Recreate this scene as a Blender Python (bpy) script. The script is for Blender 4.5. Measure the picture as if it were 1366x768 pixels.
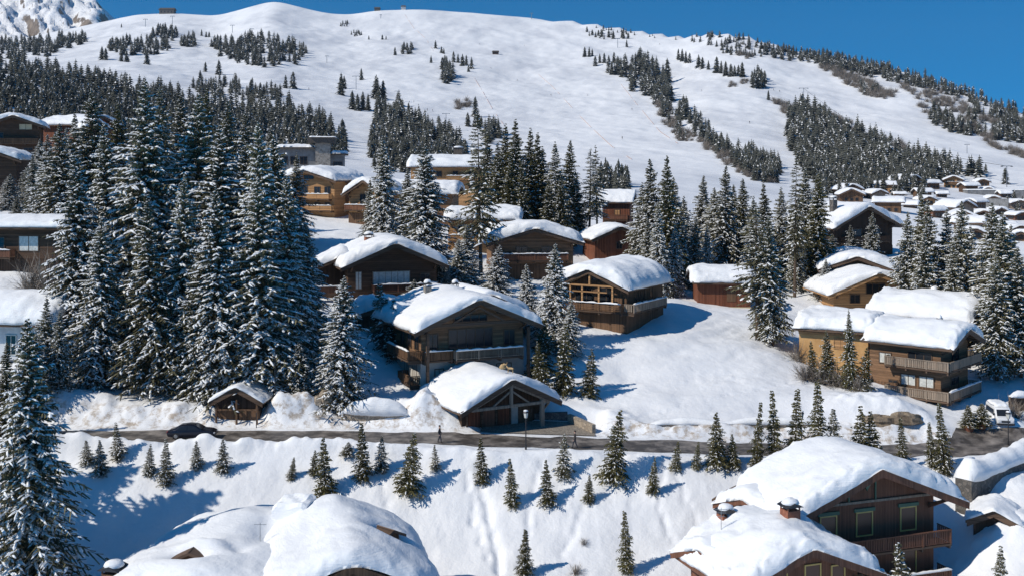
import bpy, math, random
import numpy as np
from mathutils import Vector, Matrix
R = math.radians
sc = bpy.context.scene
for o in list(bpy.data.objects): bpy.data.objects.remove(o)
C = sc.collection

# ------------------------------------------------------------------ camera
FPX, HY, CX, CZ = 1465.0, 230.0, 683.0, 40.0      # focal length and horizon row of the photograph, camera height
cam = bpy.data.cameras.new('camera'); camo = bpy.data.objects.new('camera', cam); C.objects.link(camo)
camo.location = (0, 0, CZ); camo.rotation_euler = (R(90), 0, 0)
cam.sensor_width = 36; cam.lens = 36 * FPX / 1366
cam.shift_y = -(384 - HY) / 1366
cam.clip_start = 1; cam.clip_end = 20000
sc.camera = camo

# ------------------------------------------------------------------ sun, sky, exposure
SUN_EL, SUN_DIR = R(40), Vector((-0.90, -0.43, 0)).normalized()
sun = bpy.data.lights.new('sun', 'SUN'); suno = bpy.data.objects.new('sun', sun); C.objects.link(suno)
sun.energy = 4.2; sun.angle = R(0.5); sun.color = (1.0, 0.925, 0.81)
tosun = Vector((SUN_DIR.x * math.cos(SUN_EL), SUN_DIR.y * math.cos(SUN_EL), math.sin(SUN_EL)))
suno.rotation_euler = tosun.to_track_quat('Z', 'Y').to_euler(); suno.location = (0, 0, 200)
w = bpy.data.worlds.new('World'); sc.world = w; w.use_nodes = True
nt = w.node_tree; bg = nt.nodes['Background']
sky = nt.nodes.new('ShaderNodeTexSky'); sky.sky_type = 'NISHITA'; sky.sun_disc = False
sky.sun_elevation = SUN_EL; sky.sun_rotation = math.atan2(SUN_DIR.x, SUN_DIR.y)
sky.altitude = 1800; sky.air_density = 1.0; sky.dust_density = 0.2; sky.ozone_density = 3.0
hs = nt.nodes.new('ShaderNodeHueSaturation'); hs.inputs['Saturation'].default_value = 1.0; SKY_TINT = (.045, .86, 1.22)
tcw = nt.nodes.new('ShaderNodeTexCoord'); mpw = nt.nodes.new('ShaderNodeMapping'); mpw.inputs['Location'].default_value = (0, 0, .22)   # look a little higher into the dome, where alpine sky is deep
nt.links.new(tcw.outputs['Generated'], mpw.inputs[0]); nrm = nt.nodes.new('ShaderNodeVectorMath'); nrm.operation = 'NORMALIZE'; nt.links.new(mpw.outputs[0], nrm.inputs[0]); nt.links.new(nrm.outputs[0], sky.inputs[0])
def vm(op, a, v):
    n = nt.nodes.new('ShaderNodeVectorMath'); n.operation = op; nt.links.new(a, n.inputs[0]); n.inputs[1].default_value = v; return n.outputs[0]
c1 = vm('MULTIPLY', sky.outputs[0], SKY_TINT)
nt.links.new(c1, hs.inputs['Color']); nt.links.new(hs.outputs[0], bg.inputs[0])
bg.inputs[1].default_value = 0.10
sc.view_settings.view_transform = 'Standard'; sc.view_settings.look = 'None'
sc.view_settings.exposure = 0.0; sc.view_settings.gamma = 1
sc.render.engine = 'CYCLES'
sc.cycles.max_bounces = 5; sc.cycles.diffuse_bounces = 3; sc.cycles.volume_bounces = 0

# ------------------------------------------------------------------ helpers
def tag(o, label=None, cat=None, group=None, kind=None):
    if label: o['label'] = label
    if cat: o['category'] = cat
    if group: o['group'] = group
    if kind: o['kind'] = kind
    return o
class MB:
    def __init__(s): s.v = []; s.f = []; s.m = []; s.mats = []
    def mi(s, mat):
        if mat is None: return 0
        if mat not in s.mats: s.mats.append(mat)
        return s.mats.index(mat)
    def add(s, vs, fs, mat=None):
        b = len(s.v); s.v += [tuple(p) for p in vs]; k = s.mi(mat)
        for f in fs: s.f.append(tuple(i + b for i in f)); s.m.append(k)
    def box(s, x0, x1, y0, y1, z0, z1, mat=None):
        vs = [(x0,y0,z0),(x1,y0,z0),(x1,y1,z0),(x0,y1,z0),(x0,y0,z1),(x1,y0,z1),(x1,y1,z1),(x0,y1,z1)]
        s.add(vs, [(0,3,2,1),(4,5,6,7),(0,1,5,4),(1,2,6,5),(2,3,7,6),(3,0,4,7)], mat)
    def beam(s, a, b, wd, ht, mat=None):                 # square bar from a to b
        a = Vector(a); b = Vector(b); d = (b - a).normalized()
        up = Vector((0,0,1)) if abs(d.z) < .95 else Vector((0,1,0))
        sx = d.cross(up).normalized(); sz = sx.cross(d).normalized()
        vs = []
        for p in (a, b):
            for i, j in ((-1,-1),(1,-1),(1,1),(-1,1)): vs.append(p + sx * i * wd / 2 + sz * j * ht / 2)
        s.add(vs, [(0,3,2,1),(4,5,6,7),(0,1,5,4),(1,2,6,5),(2,3,7,6),(3,0,4,7)], mat)
    def tube(s, pts, rs, n=6, mat=None, cap=True):
        rings = []
        for i, p in enumerate(pts):
            p = Vector(p); d = (Vector(pts[min(i+1, len(pts)-1)]) - Vector(pts[max(i-1, 0)])).normalized()
            up = Vector((0,0,1)) if abs(d.z) < .9 else Vector((1,0,0))
            a = d.cross(up).normalized(); b = a.cross(d)
            rings.append([p + a * math.cos(2*math.pi*k/n) * rs[i] + b * math.sin(2*math.pi*k/n) * rs[i] for k in range(n)])
        vs = [q for r in rings for q in r]; fs = []
        for i in range(len(pts) - 1):
            for k in range(n):
                fs.append((i*n+k, i*n+(k+1)%n, (i+1)*n+(k+1)%n, (i+1)*n+k))
        if cap: fs += [tuple(range(n)), tuple((len(pts)-1)*n + k for k in reversed(range(n)))]
        s.add(vs, fs, mat)
    def blob(s, c, rx, ry, rz, mat=None, n=8, m=5, seed=0, j=.12, flat=.25):
        rnd = random.Random(seed); vs = []; fs = []
        for i in range(m + 1):
            ph = math.pi * i / m
            for k in range(n):
                th = 2*math.pi*k/n; q = 1 + rnd.uniform(-j, j)
                z = math.cos(ph); z = z if z > -flat else -flat
                vs.append((c[0]+rx*q*math.sin(ph)*math.cos(th), c[1]+ry*q*math.sin(ph)*math.sin(th), c[2]+rz*q*z))
        for i in range(m):
            for k in range(n): fs.append((i*n+k, (i+1)*n+k, (i+1)*n+(k+1)%n, i*n+(k+1)%n))
        s.add(vs, fs, mat)
    def build(s, name, mat=None, parent=None, smooth=False):
        me = bpy.data.meshes.new(name); me.from_pydata([tuple(v) for v in s.v], [], s.f)
        mats = s.mats if s.mats else [mat]
        for m_ in mats: me.materials.append(m_)
        if len(mats) > 1: me.polygons.foreach_set('material_index', s.m)
        if smooth: me.polygons.foreach_set('use_smooth', [True]*len(me.polygons))
        me.update()
        o = bpy.data.objects.new(name, me); C.objects.link(o)
        if parent: o.parent = parent
        return o
def np_mesh(name, V, F, mats, mi=None, smooth=False):
    """V (n,3); F list of int arrays, (k,3) or (k,4)"""
    me = bpy.data.meshes.new(name)
    me.vertices.add(len(V)); me.vertices.foreach_set('co', np.asarray(V, dtype=np.float32).ravel())
    idx = np.concatenate([f.ravel() for f in F]).astype(np.int32)
    cnt = np.concatenate([np.full(len(f), f.shape[1]) for f in F]).astype(np.int32)
    st = np.concatenate([[0], np.cumsum(cnt)[:-1]]).astype(np.int32)
    me.loops.add(len(idx)); me.loops.foreach_set('vertex_index', idx)
    me.polygons.add(len(cnt)); me.polygons.foreach_set('loop_start', st); me.polygons.foreach_set('loop_total', cnt)
    for m_ in mats: me.materials.append(m_)
    if mi is not None: me.polygons.foreach_set('material_index', np.asarray(mi, dtype=np.int32))
    me.polygons.foreach_set('use_smooth', np.full(len(cnt), bool(smooth)))
    me.update(calc_edges=True); me.validate()
    return me
def link(name, me, parent=None):
    o = bpy.data.objects.new(name, me); C.objects.link(o)
    if parent: o.parent = parent
    return o
def empty(name, loc=(0,0,0), rz=0):
    o = bpy.data.objects.new(name, None); C.objects.link(o); o.location = loc; o.rotation_euler = (0,0,rz); o.empty_display_size = .5
    return o
def copy_tree(o, parent=None):
    c = o.copy(); C.objects.link(c)
    if parent: c.parent = parent
    for ch in o.children: copy_tree(ch, c)
    return c
ORD = 'first second third fourth fifth sixth seventh eighth ninth tenth eleventh twelfth thirteenth fourteenth fifteenth sixteenth seventeenth eighteenth nineteenth twentieth'.split()
def ordw(n):
    if n <= 20: return ORD[n-1]
    return '%d%s' % (n, {1:'st',2:'nd',3:'rd'}.get(n % 10 if n % 100 not in (11,12,13) else 0, 'th'))

# ------------------------------------------------------------------ noise
def hash2(ix, iy, seed):
    h = (ix.astype(np.int64)*374761393 + iy.astype(np.int64)*668265263 + seed*1442695041) & 0xffffffff
    h = ((h ^ (h >> 13)) * 1274126177) & 0xffffffff
    return ((h ^ (h >> 16)) & 0xffff) / 65535.0
def vnoise(x, y, seed=0):
    x = np.asarray(x, float); y = np.asarray(y, float)
    ix = np.floor(x); iy = np.floor(y); fx = x-ix; fy = y-iy
    fx = fx*fx*fx*(fx*(fx*6-15)+10); fy = fy*fy*fy*(fy*(fy*6-15)+10)
    a = hash2(ix,iy,seed); b = hash2(ix+1,iy,seed); c = hash2(ix,iy+1,seed); d = hash2(ix+1,iy+1,seed)
    return (a*(1-fx)+b*fx)*(1-fy)+(c*(1-fx)+d*fx)*fy*1.0 - .5
def fbm(x, y, seed=0, o=4, g=.5):
    t = 0; a = 1
    for i in range(o): t = t + a*vnoise(x*2**i+i*17.3, y*2**i-i*9.1, seed+i); a *= g
    return t

# ------------------------------------------------------------------ materials
def newmat(name):
    m = bpy.data.materials.new(name); m.use_nodes = True; t = m.node_tree
    return m, t, t.nodes['Principled BSDF']
def N(t, ty, **kw):
    n = t.nodes.new(ty)
    for k, v in kw.items():
        if k in n.inputs: n.inputs[k].default_value = v
        else: setattr(n, k, v)
    return n
def ramp(t, stops):
    r = t.nodes.new('ShaderNodeValToRGB'); e = r.color_ramp.elements
    while len(e) < len(stops): e.new(.5)
    for el, (p, c) in zip(e, stops): el.position = p; el.color = (*c, 1)
    return r
def mat_snow(name, sc1=.35, sc2=3.0, st=.35, dist=.25, col=((.76,.78,.81),(.83,.845,.86)), layers=False):
    m, t, b = newmat(name); tc = N(t, 'ShaderNodeNewGeometry')
    n1 = N(t, 'ShaderNodeTexNoise', Scale=sc1, Detail=6.0, Roughness=.6); n2 = N(t, 'ShaderNodeTexNoise', Scale=sc2, Detail=5.0, Roughness=.65)
    t.links.new(tc.outputs['Position'], n1.inputs['Vector']); t.links.new(tc.outputs['Position'], n2.inputs['Vector'])
    r = ramp(t, [(.3, col[0]), (.65, col[1])]); t.links.new(n1.outputs[0], r.inputs[0]); t.links.new(r.outputs[0], b.inputs['Base Color'])
    a = N(t, 'ShaderNodeMath', operation='MULTIPLY_ADD'); t.links.new(n2.outputs[0], a.inputs[0]); a.inputs[1].default_value = .35; t.links.new(n1.outputs[0], a.inputs[2])
    bp = N(t, 'ShaderNodeBump', Strength=st, Distance=dist); t.links.new(a.outputs[0], bp.inputs['Height'])
    if layers:      # strata of successive snowfalls, seen where the slab is cut at its rim
        mp = N(t, 'ShaderNodeMapping'); mp.inputs['Scale'].default_value = (.5, .5, 7); t.links.new(tc.outputs['Position'], mp.inputs[0])
        n3 = N(t, 'ShaderNodeTexNoise', Scale=1.0, Detail=5.0, Roughness=.7); t.links.new(mp.outputs[0], n3.inputs['Vector'])
        bp2 = N(t, 'ShaderNodeBump', Strength=.55, Distance=.12); t.links.new(n3.outputs[0], bp2.inputs['Height']); t.links.new(bp2.outputs[0], bp.inputs['Normal'])
    t.links.new(bp.outputs[0], b.inputs['Normal'])
    b.inputs['Roughness'].default_value = .75; b.inputs['Specular IOR Level'].default_value = .25
    return m
def mat_wood(name, col, vert=True, pl=.2, var=.45, rough=.8):
    m, t, b = newmat(name); tc = N(t, 'ShaderNodeTexCoord'); sp = N(t, 'ShaderNodeSeparateXYZ'); t.links.new(tc.outputs['Object'], sp.inputs[0])
    if vert:
        s_ = N(t, 'ShaderNodeMath', operation='ADD'); t.links.new(sp.outputs[0], s_.inputs[0]); t.links.new(sp.outputs[1], s_.inputs[1]); src = s_.outputs[0]
    else: src = sp.outputs[2]
    d = N(t, 'ShaderNodeMath', operation='DIVIDE'); t.links.new(src, d.inputs[0]); d.inputs[1].default_value = pl
    fl = N(t, 'ShaderNodeMath', operation='FLOOR'); t.links.new(d.outputs[0], fl.inputs[0])
    fr = N(t, 'ShaderNodeMath', operation='FRACT'); t.links.new(d.outputs[0], fr.inputs[0])
    wn = N(t, 'ShaderNodeTexWhiteNoise', noise_dimensions='1D'); t.links.new(fl.outputs[0], wn.inputs['W'])
    mp = N(t, 'ShaderNodeMapping'); mp.inputs['Scale'].default_value = (6,6,.7) if vert else (.7,.7,7)
    t.links.new(tc.outputs['Object'], mp.inputs[0])
    no = N(t, 'ShaderNodeTexNoise', Scale=1.2, Detail=6.0, Roughness=.6); t.links.new(mp.outputs[0], no.inputs['Vector'])
    ad = N(t, 'ShaderNodeMath', operation='MULTIPLY_ADD'); t.links.new(wn.outputs[0], ad.inputs[0]); ad.inputs[1].default_value = .45; t.links.new(no.outputs[0], ad.inputs[2])
    lo = tuple(c*(1-var) for c in col); hi = tuple(min(1, c*(1+var)) for c in col)
    r = ramp(t, [(.3, lo), (.95, hi)]); t.links.new(ad.outputs[0], r.inputs[0])
    g = N(t, 'ShaderNodeMath', operation='COMPARE'); t.links.new(fr.outputs[0], g.inputs[0]); g.inputs[1].default_value = 0; g.inputs[2].default_value = .07
    mx = N(t, 'ShaderNodeMix', data_type='RGBA', blend_type='MIX'); t.links.new(g.outputs[0], mx.inputs[0]); t.links.new(r.outputs[0], mx.inputs[6]); mx.inputs[7].default_value = (*[c*.35 for c in col], 1)
    t.links.new(mx.outputs[2], b.inputs['Base Color'])
    bp = N(t, 'ShaderNodeBump', Strength=.4, Distance=.03); t.links.new(ad.outputs[0], bp.inputs['Height']); t.links.new(bp.outputs[0], b.inputs['Normal'])
    b.inputs['Roughness'].default_value = rough; b.inputs['Specular IOR Level'].default_value = .25
    return m
def mat_noise(name, c0, c1, scale=2.0, rough=.85, st=.3, dist=.1, lo=.35, hi=.65, spec=.3, coord='Object', rand=0, detail=6.0):
    m, t, b = newmat(name); tc = N(t, 'ShaderNodeTexCoord')
    no = N(t, 'ShaderNodeTexNoise', Scale=scale, Detail=detail, Roughness=.65)
    if coord == 'World':
        ge = N(t, 'ShaderNodeNewGeometry'); t.links.new(ge.outputs['Position'], no.inputs['Vector'])
    else: t.links.new(tc.outputs[coord], no.inputs['Vector'])
    r = ramp(t, [(lo, c0), (hi, c1)]); t.links.new(no.outputs[0], r.inputs[0]); out = r.outputs[0]
    if rand:
        oi = N(t, 'ShaderNodeObjectInfo'); h = N(t, 'ShaderNodeHueSaturation')
        mr = N(t, 'ShaderNodeMapRange'); t.links.new(oi.outputs['Random'], mr.inputs[0]); mr.inputs[3].default_value = 1-rand; mr.inputs[4].default_value = 1+rand
        t.links.new(mr.outputs[0], h.inputs['Value']); t.links.new(out, h.inputs['Color']); out = h.outputs[0]
    t.links.new(out, b.inputs['Base Color'])
    if st:
        bp = N(t, 'ShaderNodeBump', Strength=st, Distance=dist); t.links.new(no.outputs[0], bp.inputs['Height']); t.links.new(bp.outputs[0], b.inputs['Normal'])
    b.inputs['Roughness'].default_value = rough; b.inputs['Specular IOR Level'].default_value = spec
    return m
def mat_stone(name, c0, c1, joint, sx=.5):
    m, t, b = newmat(name); tc = N(t, 'ShaderNodeTexCoord')
    vo = N(t, 'ShaderNodeTexVoronoi', Scale=1/sx); t.links.new(tc.outputs['Object'], vo.inputs['Vector'])
    ve = N(t, 'ShaderNodeTexVoronoi', Scale=1/sx, feature='DISTANCE_TO_EDGE'); t.links.new(tc.outputs['Object'], ve.inputs['Vector'])
    sp = N(t, 'ShaderNodeSeparateXYZ'); t.links.new(vo.outputs['Color'], sp.inputs[0])
    r = ramp(t, [(0, c0), (1, c1)]); t.links.new(sp.outputs[0], r.inputs[0])
    lt = N(t, 'ShaderNodeMath', operation='LESS_THAN'); t.links.new(ve.outputs[0], lt.inputs[0]); lt.inputs[1].default_value = .06
    mx = N(t, 'ShaderNodeMix', data_type='RGBA'); t.links.new(lt.outputs[0], mx.inputs[0]); t.links.new(r.outputs[0], mx.inputs[6]); mx.inputs[7].default_value = (*joint, 1)
    t.links.new(mx.outputs[2], b.inputs['Base Color']); b.inputs['Roughness'].default_value = .9
    bp = N(t, 'ShaderNodeBump', Strength=.6, Distance=.05); t.links.new(ve.outputs[0], bp.inputs['Height']); t.links.new(bp.outputs[0], b.inputs['Normal'])
    return m
def mat_plain(name, col, rough=.5, metal=0, spec=.5):
    m, t, b = newmat(name); b.inputs['Base Color'].default_value = (*col, 1); b.inputs['Roughness'].default_value = rough; b.inputs['Metallic'].default_value = metal
    b.inputs['Specular IOR Level'].default_value = spec
    return m

HAZE = 0.000035
M = {}
M['snow'] = mat_snow('snow')
M['roof_snow'] = mat_snow('roof_snow', .6, 4.0, .45, .2, layers=True)
M['tree_snow'] = mat_snow('tree_snow', 1.5, 6, .3, .05, ((.66,.67,.68),(.85,.86,.87)))
M['bank_snow'] = mat_noise('bank_snow', (.42,.38,.33), (.84,.85,.86), .9, .85, .9, .35, .28, .55, coord='World')
M['needles'] = mat_noise('needles', (.060,.060,.036), (.185,.168,.098), .9, .85, 0, rand=.25, spec=.15)
M['needles_warm'] = mat_noise('needles_warm', (.045,.046,.020), (.165,.145,.060), .8, .85, 0, rand=.2, spec=.15)
M['far_needles'] = mat_noise('far_needles', (.036,.042,.038), (.125,.125,.105), .25, .9, 0, coord='World', spec=.1)
M['bark'] = mat_noise('bark', (.05,.035,.025), (.14,.10,.07), 5, .9, .6, .05)
M['twig'] = mat_noise('twig', (.13,.11,.095), (.30,.26,.22), 1, .9, 0)
M['dark'] = mat_wood('dark_timber', (.060,.036,.024), True)
M['darkh'] = mat_wood('dark_log', (.075,.044,.028), False, .28)
M['brown'] = mat_wood('brown_timber', (.125,.072,.042), True)
M['brownh'] = mat_wood('brown_log', (.185,.108,.062), False, .28)
M['redbrown'] = mat_wood('red_brown_timber', (.155,.072,.045), True, .16, .3)
M['red'] = mat_wood('russet_timber', (.15,.055,.03), True)
M['honey'] = mat_wood('honey_timber', (.38,.215,.10), False, .26, .4)
M['ochre'] = mat_noise('ochre_render', (.42,.24,.10), (.56,.34,.15), .8, .9, .2, .03)
M['greywood'] = mat_wood('weathered_timber', (.25,.20,.155), True, .17, .35)
M['trim'] = mat_wood('trim_timber', (.10,.065,.045), False, .5, .35)
M['roofing'] = mat_noise('roofing', (.05,.045,.04), (.12,.10,.085), 3, .85, .4, .05)
M['stone'] = mat_stone('stone_masonry', (.16,.145,.13), (.36,.33,.29), (.30,.28,.25), .45)
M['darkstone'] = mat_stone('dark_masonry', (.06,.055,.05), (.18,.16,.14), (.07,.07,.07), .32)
M['tanstone'] = mat_stone('tan_masonry', (.27,.22,.165), (.42,.35,.27), (.20,.17,.14), .4)
M['plaster'] = mat_noise('plaster', (.38,.36,.33), (.50,.48,.44), 1.2, .9, .15, .02)
M['whiteplaster'] = mat_noise('white_plaster', (.55,.56,.57), (.68,.69,.70), 1.2, .9, .1, .02)
M['cream'] = mat_noise('cream_plaster', (.50,.43,.28), (.62,.54,.37), 1.2, .9, .1, .02)
M['concrete'] = mat_noise('concrete', (.14,.145,.15), (.24,.245,.25), .7, .9, .2, .03)
M['rock'] = mat_noise('rock', (.10,.075,.055), (.36,.29,.21), .7, .9, 1.0, .5, .3, .7)
M['glass'] = mat_plain('window_glass', (.018,.022,.028), .15, 0, .4)
M['curtain'] = mat_noise('curtained_glass', (.45,.47,.45), (.70,.71,.68), 3, .25, 0)
M['frame'] = mat_plain('window_frame', (.10,.06,.035), .6)
M['yellowframe'] = mat_plain('yellow_frame', (.55,.40,.13), .6)
M['green'] = mat_plain('green_trim', (.055,.13,.085), .6)
M['brick'] = mat_noise('brick', (.20,.075,.045), (.32,.13,.08), 4, .85, .3, .03)
M['metal'] = mat_plain('galvanised_metal', (.30,.31,.32), .45, .8)
M['darkmetal'] = mat_plain('dark_metal', (.05,.05,.055), .5, .6)
M['asphalt'] = mat_noise('wet_asphalt', (.06,.052,.046), (.34,.30,.265), .55, .55, .3, .03, .42, .72, .4, 'World')
M['setts'] = mat_stone('paving_setts', (.20,.175,.145), (.30,.265,.22), (.15,.13,.11), .3)
M['net'] = mat_plain('net', (.56,.44,.41), .9)

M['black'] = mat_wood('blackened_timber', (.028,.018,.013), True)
M['redglass'] = mat_plain('brown_glass', (.10,.045,.03), .3, 0, .4)
# ------------------------------------------------------------------ terrain: heights along bearings (px of the photograph) and depths Y
PXC = [-1600, -400, 0, 150, 300, 430, 560, 700, 850, 1000, 1150, 1250, 1366, 1766, 3000]
def zpy(py, Y): return CZ - (py - HY) / FPX * Y
ZR = [13.2, 13.0, 12.8, 12.8, 12.8, 12.8, 12.6, 12.2, 11.8, 11.4, 11.1, 11.0, 11.0, 11.0, 11.0]
ridge_py = [60, 60, 58, 26, 21, 15, 12, 16, 40, 48, 80, 107, 148, 230, 260]
ridge_Y  = [2000, 2000, 2000, 2000, 2000, 2000, 2000, 2000, 1850, 1600, 1450, 1300, 1150, 1000, 1000]
near = {   # Y: heights per column
 15:  [0]*15,
 60:  [1.5]*15,
 90:  [3.0, 3.0, 3.0, 3.0, 3.0, 3.0, 3.0, 3.0, 3.0, 3.0, 3.2, 3.6, 5.8, 7, 7],
 97:  [5, 5, 4.6, 4.6, 4.6, 4.4, 4.4, 4.4, 4.2, 4.2, 5.0, 5.8, 8.6, 9, 9],
 109: [z - .35 for z in ZR],
 110.3: [z + .05 for z in ZR],
 116.6: [z + .05 for z in ZR],
 119: [14.5, 14.5, 14.2, 14.0, 13.9, 13.7, 13.6, 12.6, 12.3, 12.0, 11.9, 11.4, 11.2, 11.2, 11.2],
 122: [15.5, 15.5, 15.6, 15.2, 15.0, 14.6, 14.6, 14.0, 12.9, 12.9, 13.6, 12.4, 11.6, 11.6, 11.6],
 130: [19, 19, 18.3, 17.0, 16.8, 16.6, 16.3, 16.0, 14.6, 14.8, 14.2, 12.7, 12.3, 12.5, 12.5],
 142: [25, 25, 23.4, 20.5, 20.0, 19.6, 18.9, 18.9, 18.9, 17.6, 14.8, 14.0, 14.5, 14.5, 14.5],
 155: [29, 29, 26.5, 25.5, 24.5, 22.0, 20.9, 21.0, 20.3, 18.8, 16.5, 16.5, 16.5, 16.5, 16.5],
 180: [33, 33, 31, 30.0, 28.0, 25.5, 24.5, 23.0, 21.8, 20.0, 19.9, 19.5, 19, 19, 19],
 230: [42, 42, 40, 38, 34, 30.6, 29.5, 28.5, 27.0, 25.0, 23.5, 23.3, 23, 23, 23],
 300: [52, 52, 49, 46, 42, 39.0, 34.5, 33, 32.0, 28.0, 26.0, 25.0, 24.0, 24, 24],
 400: [66, 66, 62, 57, 50, 45.0, 41.0, 38, 36.0, 32.0, 29.0, 25.8, 21.5, 20, 20],
 500: [78, 78, 76, 68, 58, 51.5, 46.5, 42, 40.0, 36.5, 31.0, 28.6, 25.0, 23, 23],
 600: [95, 95, 90, 80, 68, 60.0, 52.0, 46, 45.0, 42.0, 36.8, 34.0, 32.0, 25, 25],
}
def pchip(xk, yk, x):
    """xk (n,), yk (n,m) -> (len(x), m), monotone cubic"""
    h = np.diff(xk)[:, None]; d = np.diff(yk, axis=0) / h
    m = np.zeros_like(yk)
    w1 = 2*h[1:] + h[:-1]; w2 = h[1:] + 2*h[:-1]
    pos = d[:-1]*d[1:] > 0
    with np.errstate(divide='ignore', invalid='ignore'):
        hm = (w1+w2) / (w1/d[:-1] + w2/d[1:])
    m[1:-1] = np.where(pos, hm, 0); m[0] = d[0]; m[-1] = d[-1]
    i = np.clip(np.searchsorted(xk, x) - 1, 0, len(xk)-2); t = ((x - xk[i]) / h[i, 0])[:, None]; hh = h[i]
    return (1+2*t)*(1-t)**2*yk[i] + t*(1-t)**2*hh*m[i] + t*t*(3-2*t)*yk[i+1] + t*t*(t-1)*hh*m[i+1]
pxs = np.concatenate([np.arange(-1600, -160, 60), np.arange(-160, 1526, 3.0), np.arange(1526, 3001, 60)])
def colint(vals):
    v = pchip(np.array(PXC, float), np.array(vals, float)[:, None], pxs)[:, 0]
    return v
Yk = sorted(near); Zk = [colint(near[y]) for y in Yk]
rpy = colint(ridge_py); rY = colint(ridge_Y); py600 = HY + (CZ - Zk[-1]) / 600 * FPX
# fine skyline detail
SKX = [0, 150, 180, 230, 290, 330, 365, 400, 440, 470, 500, 560, 620, 700, 750, 800, 870, 910, 950, 1000, 1050, 1150, 1200, 1250, 1300, 1366]
SKY_ = [58, 27, 20, 18, 22, 11, 1, 10, 19, 20, 15, 13, 17, 24, 26, 33, 44, 49, 43, 49, 65, 84, 93, 109, 128, 150]
core = (pxs > -5) & (pxs < 1370)
rpy = np.where(core, np.interp(pxs, SKX, SKY_), rpy)
ker = np.exp(-np.arange(-8, 9)**2/24.); ker /= ker.sum(); rpy = np.convolve(np.pad(rpy, 8, 'edge'), ker, 'valid')
for Y in [700, 800, 900] + list(range(960, 2101, 40)) + [2200, 2600, 3200]:
    t = (Y - 600) / (rY - 600); e = t**.93
    z = CZ - ((py600*(1-e) + rpy*e) - HY) / FPX * Y
    zr = CZ - (rpy - HY) / FPX * rY
    z = np.where(t <= 1, z, zr - .30*(Y - rY))
    Yk.append(Y); Zk.append(z)
Ys = np.concatenate([np.geomspace(15, 84, 60, endpoint=False), np.arange(84, 170, .3), np.geomspace(170, 2100, 620, endpoint=False), np.geomspace(2100, 3200, 14)])
ZT = pchip(np.array(Yk, float), np.array(Zk), Ys)          # (nY, npx)
PP, YY = np.meshgrid(pxs, Ys); XX = (PP - CX) / FPX * YY
def smooth(a, b, x):
    t = np.clip((x-a)/(b-a), 0, 1); return t*t*(3-2*t)
nearw = 1 - smooth(160, 300, YY)
offroad = np.clip(np.maximum(smooth(109.3, 106.5, YY) if False else (1-smooth(106, 109.6, YY)), smooth(117.2, 120, YY)), 0, 1)
apron = smooth(612, 652, PP) * (1-smooth(795, 812, PP)) * (1 - smooth(121, 124, YY)) * smooth(115.6, 116.6, YY)
rightlot = smooth(1262, 1285, PP) * (1 - smooth(124, 127, YY)) * (YY > 112)
keep = offroad * (1-apron) * (1-rightlot)
ZT = ZT + keep*nearw*(1.0*fbm(XX/18, YY/18, 3, 2) + .26*fbm(XX/3.6, YY/3.6, 11, 4))
ZT = ZT + (1-nearw)*( fbm(XX/60, YY/90, 21, 4)*np.clip(YY/330, .8, 5)*smooth(0, 250, rY[None, :]-YY+60) + fbm(XX/14, YY/20, 31, 3)*np.clip(YY/900, .3, 1.2)*smooth(0, 200, rY[None,:]-YY))
# ploughed banks on both road shoulders
bank = np.exp(-((YY-118.4)/1.25)**2) * (1.0 + 1.9*fbm(XX/3.1, YY/2.0, 41, 4)) * (1-apron) * (1-rightlot)
notch = (1 - smooth(283, 293, PP)*(1-smooth(352, 362, PP)))*(1 - .75*smooth(440, 460, PP)*(1-smooth(545, 560, PP)))
ZT = ZT + np.clip(bank, 0, 3)*.62*notch
bank2 = np.exp(-((YY-108.9)/.8)**2) * (.75 + .9*fbm(XX/2.5, YY/1.5, 43, 3))
ZT = ZT + np.clip(bank2, 0, 2)*(.75 + .8*(1-smooth(360, 560, PP)))
ZT = np.where(apron > .02, ZT*(1-apron) + apron*(colint(ZR)[None, :] + .05 + np.clip(YY-117, 0, 9)*.05), ZT)
# bigger mounds: (px, Y, radius px-width m, radius depth m, height)
for mx, my, rx, ry, hh in [(380,119,1.6,1.6,1.7),(408,119.5,1.5,1.6,1.8),(372,121,2,2,.8),(560,119.5,3.4,2.2,1.6),(590,120.5,2.5,2.2,1.1),(480,121.5,4,1.8,.8),(1215,121.5,3.2,2.6,.6),(1180,123.5,5,2.5,.7),(1140,124,4,3,.5),(1340,122.5,2.5,1.6,1.2),(820,121,3,2,.8),(240,120,4,1.6,.8),(130,120.5,5,1.6,.7),(40,121,5,2,.9),(1352,97,4,2.5,1.0),(1320,106,3,2.5,.7)]:
    x0 = (mx-CX)/FPX*my
    g = np.exp(-((XX-x0)/rx)**2 - ((YY-my)/ry)**2)
    ZT = ZT + g*hh*(1+.5*fbm(XX/1.2, YY/1.2, 77, 3))*(1-apron)
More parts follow.
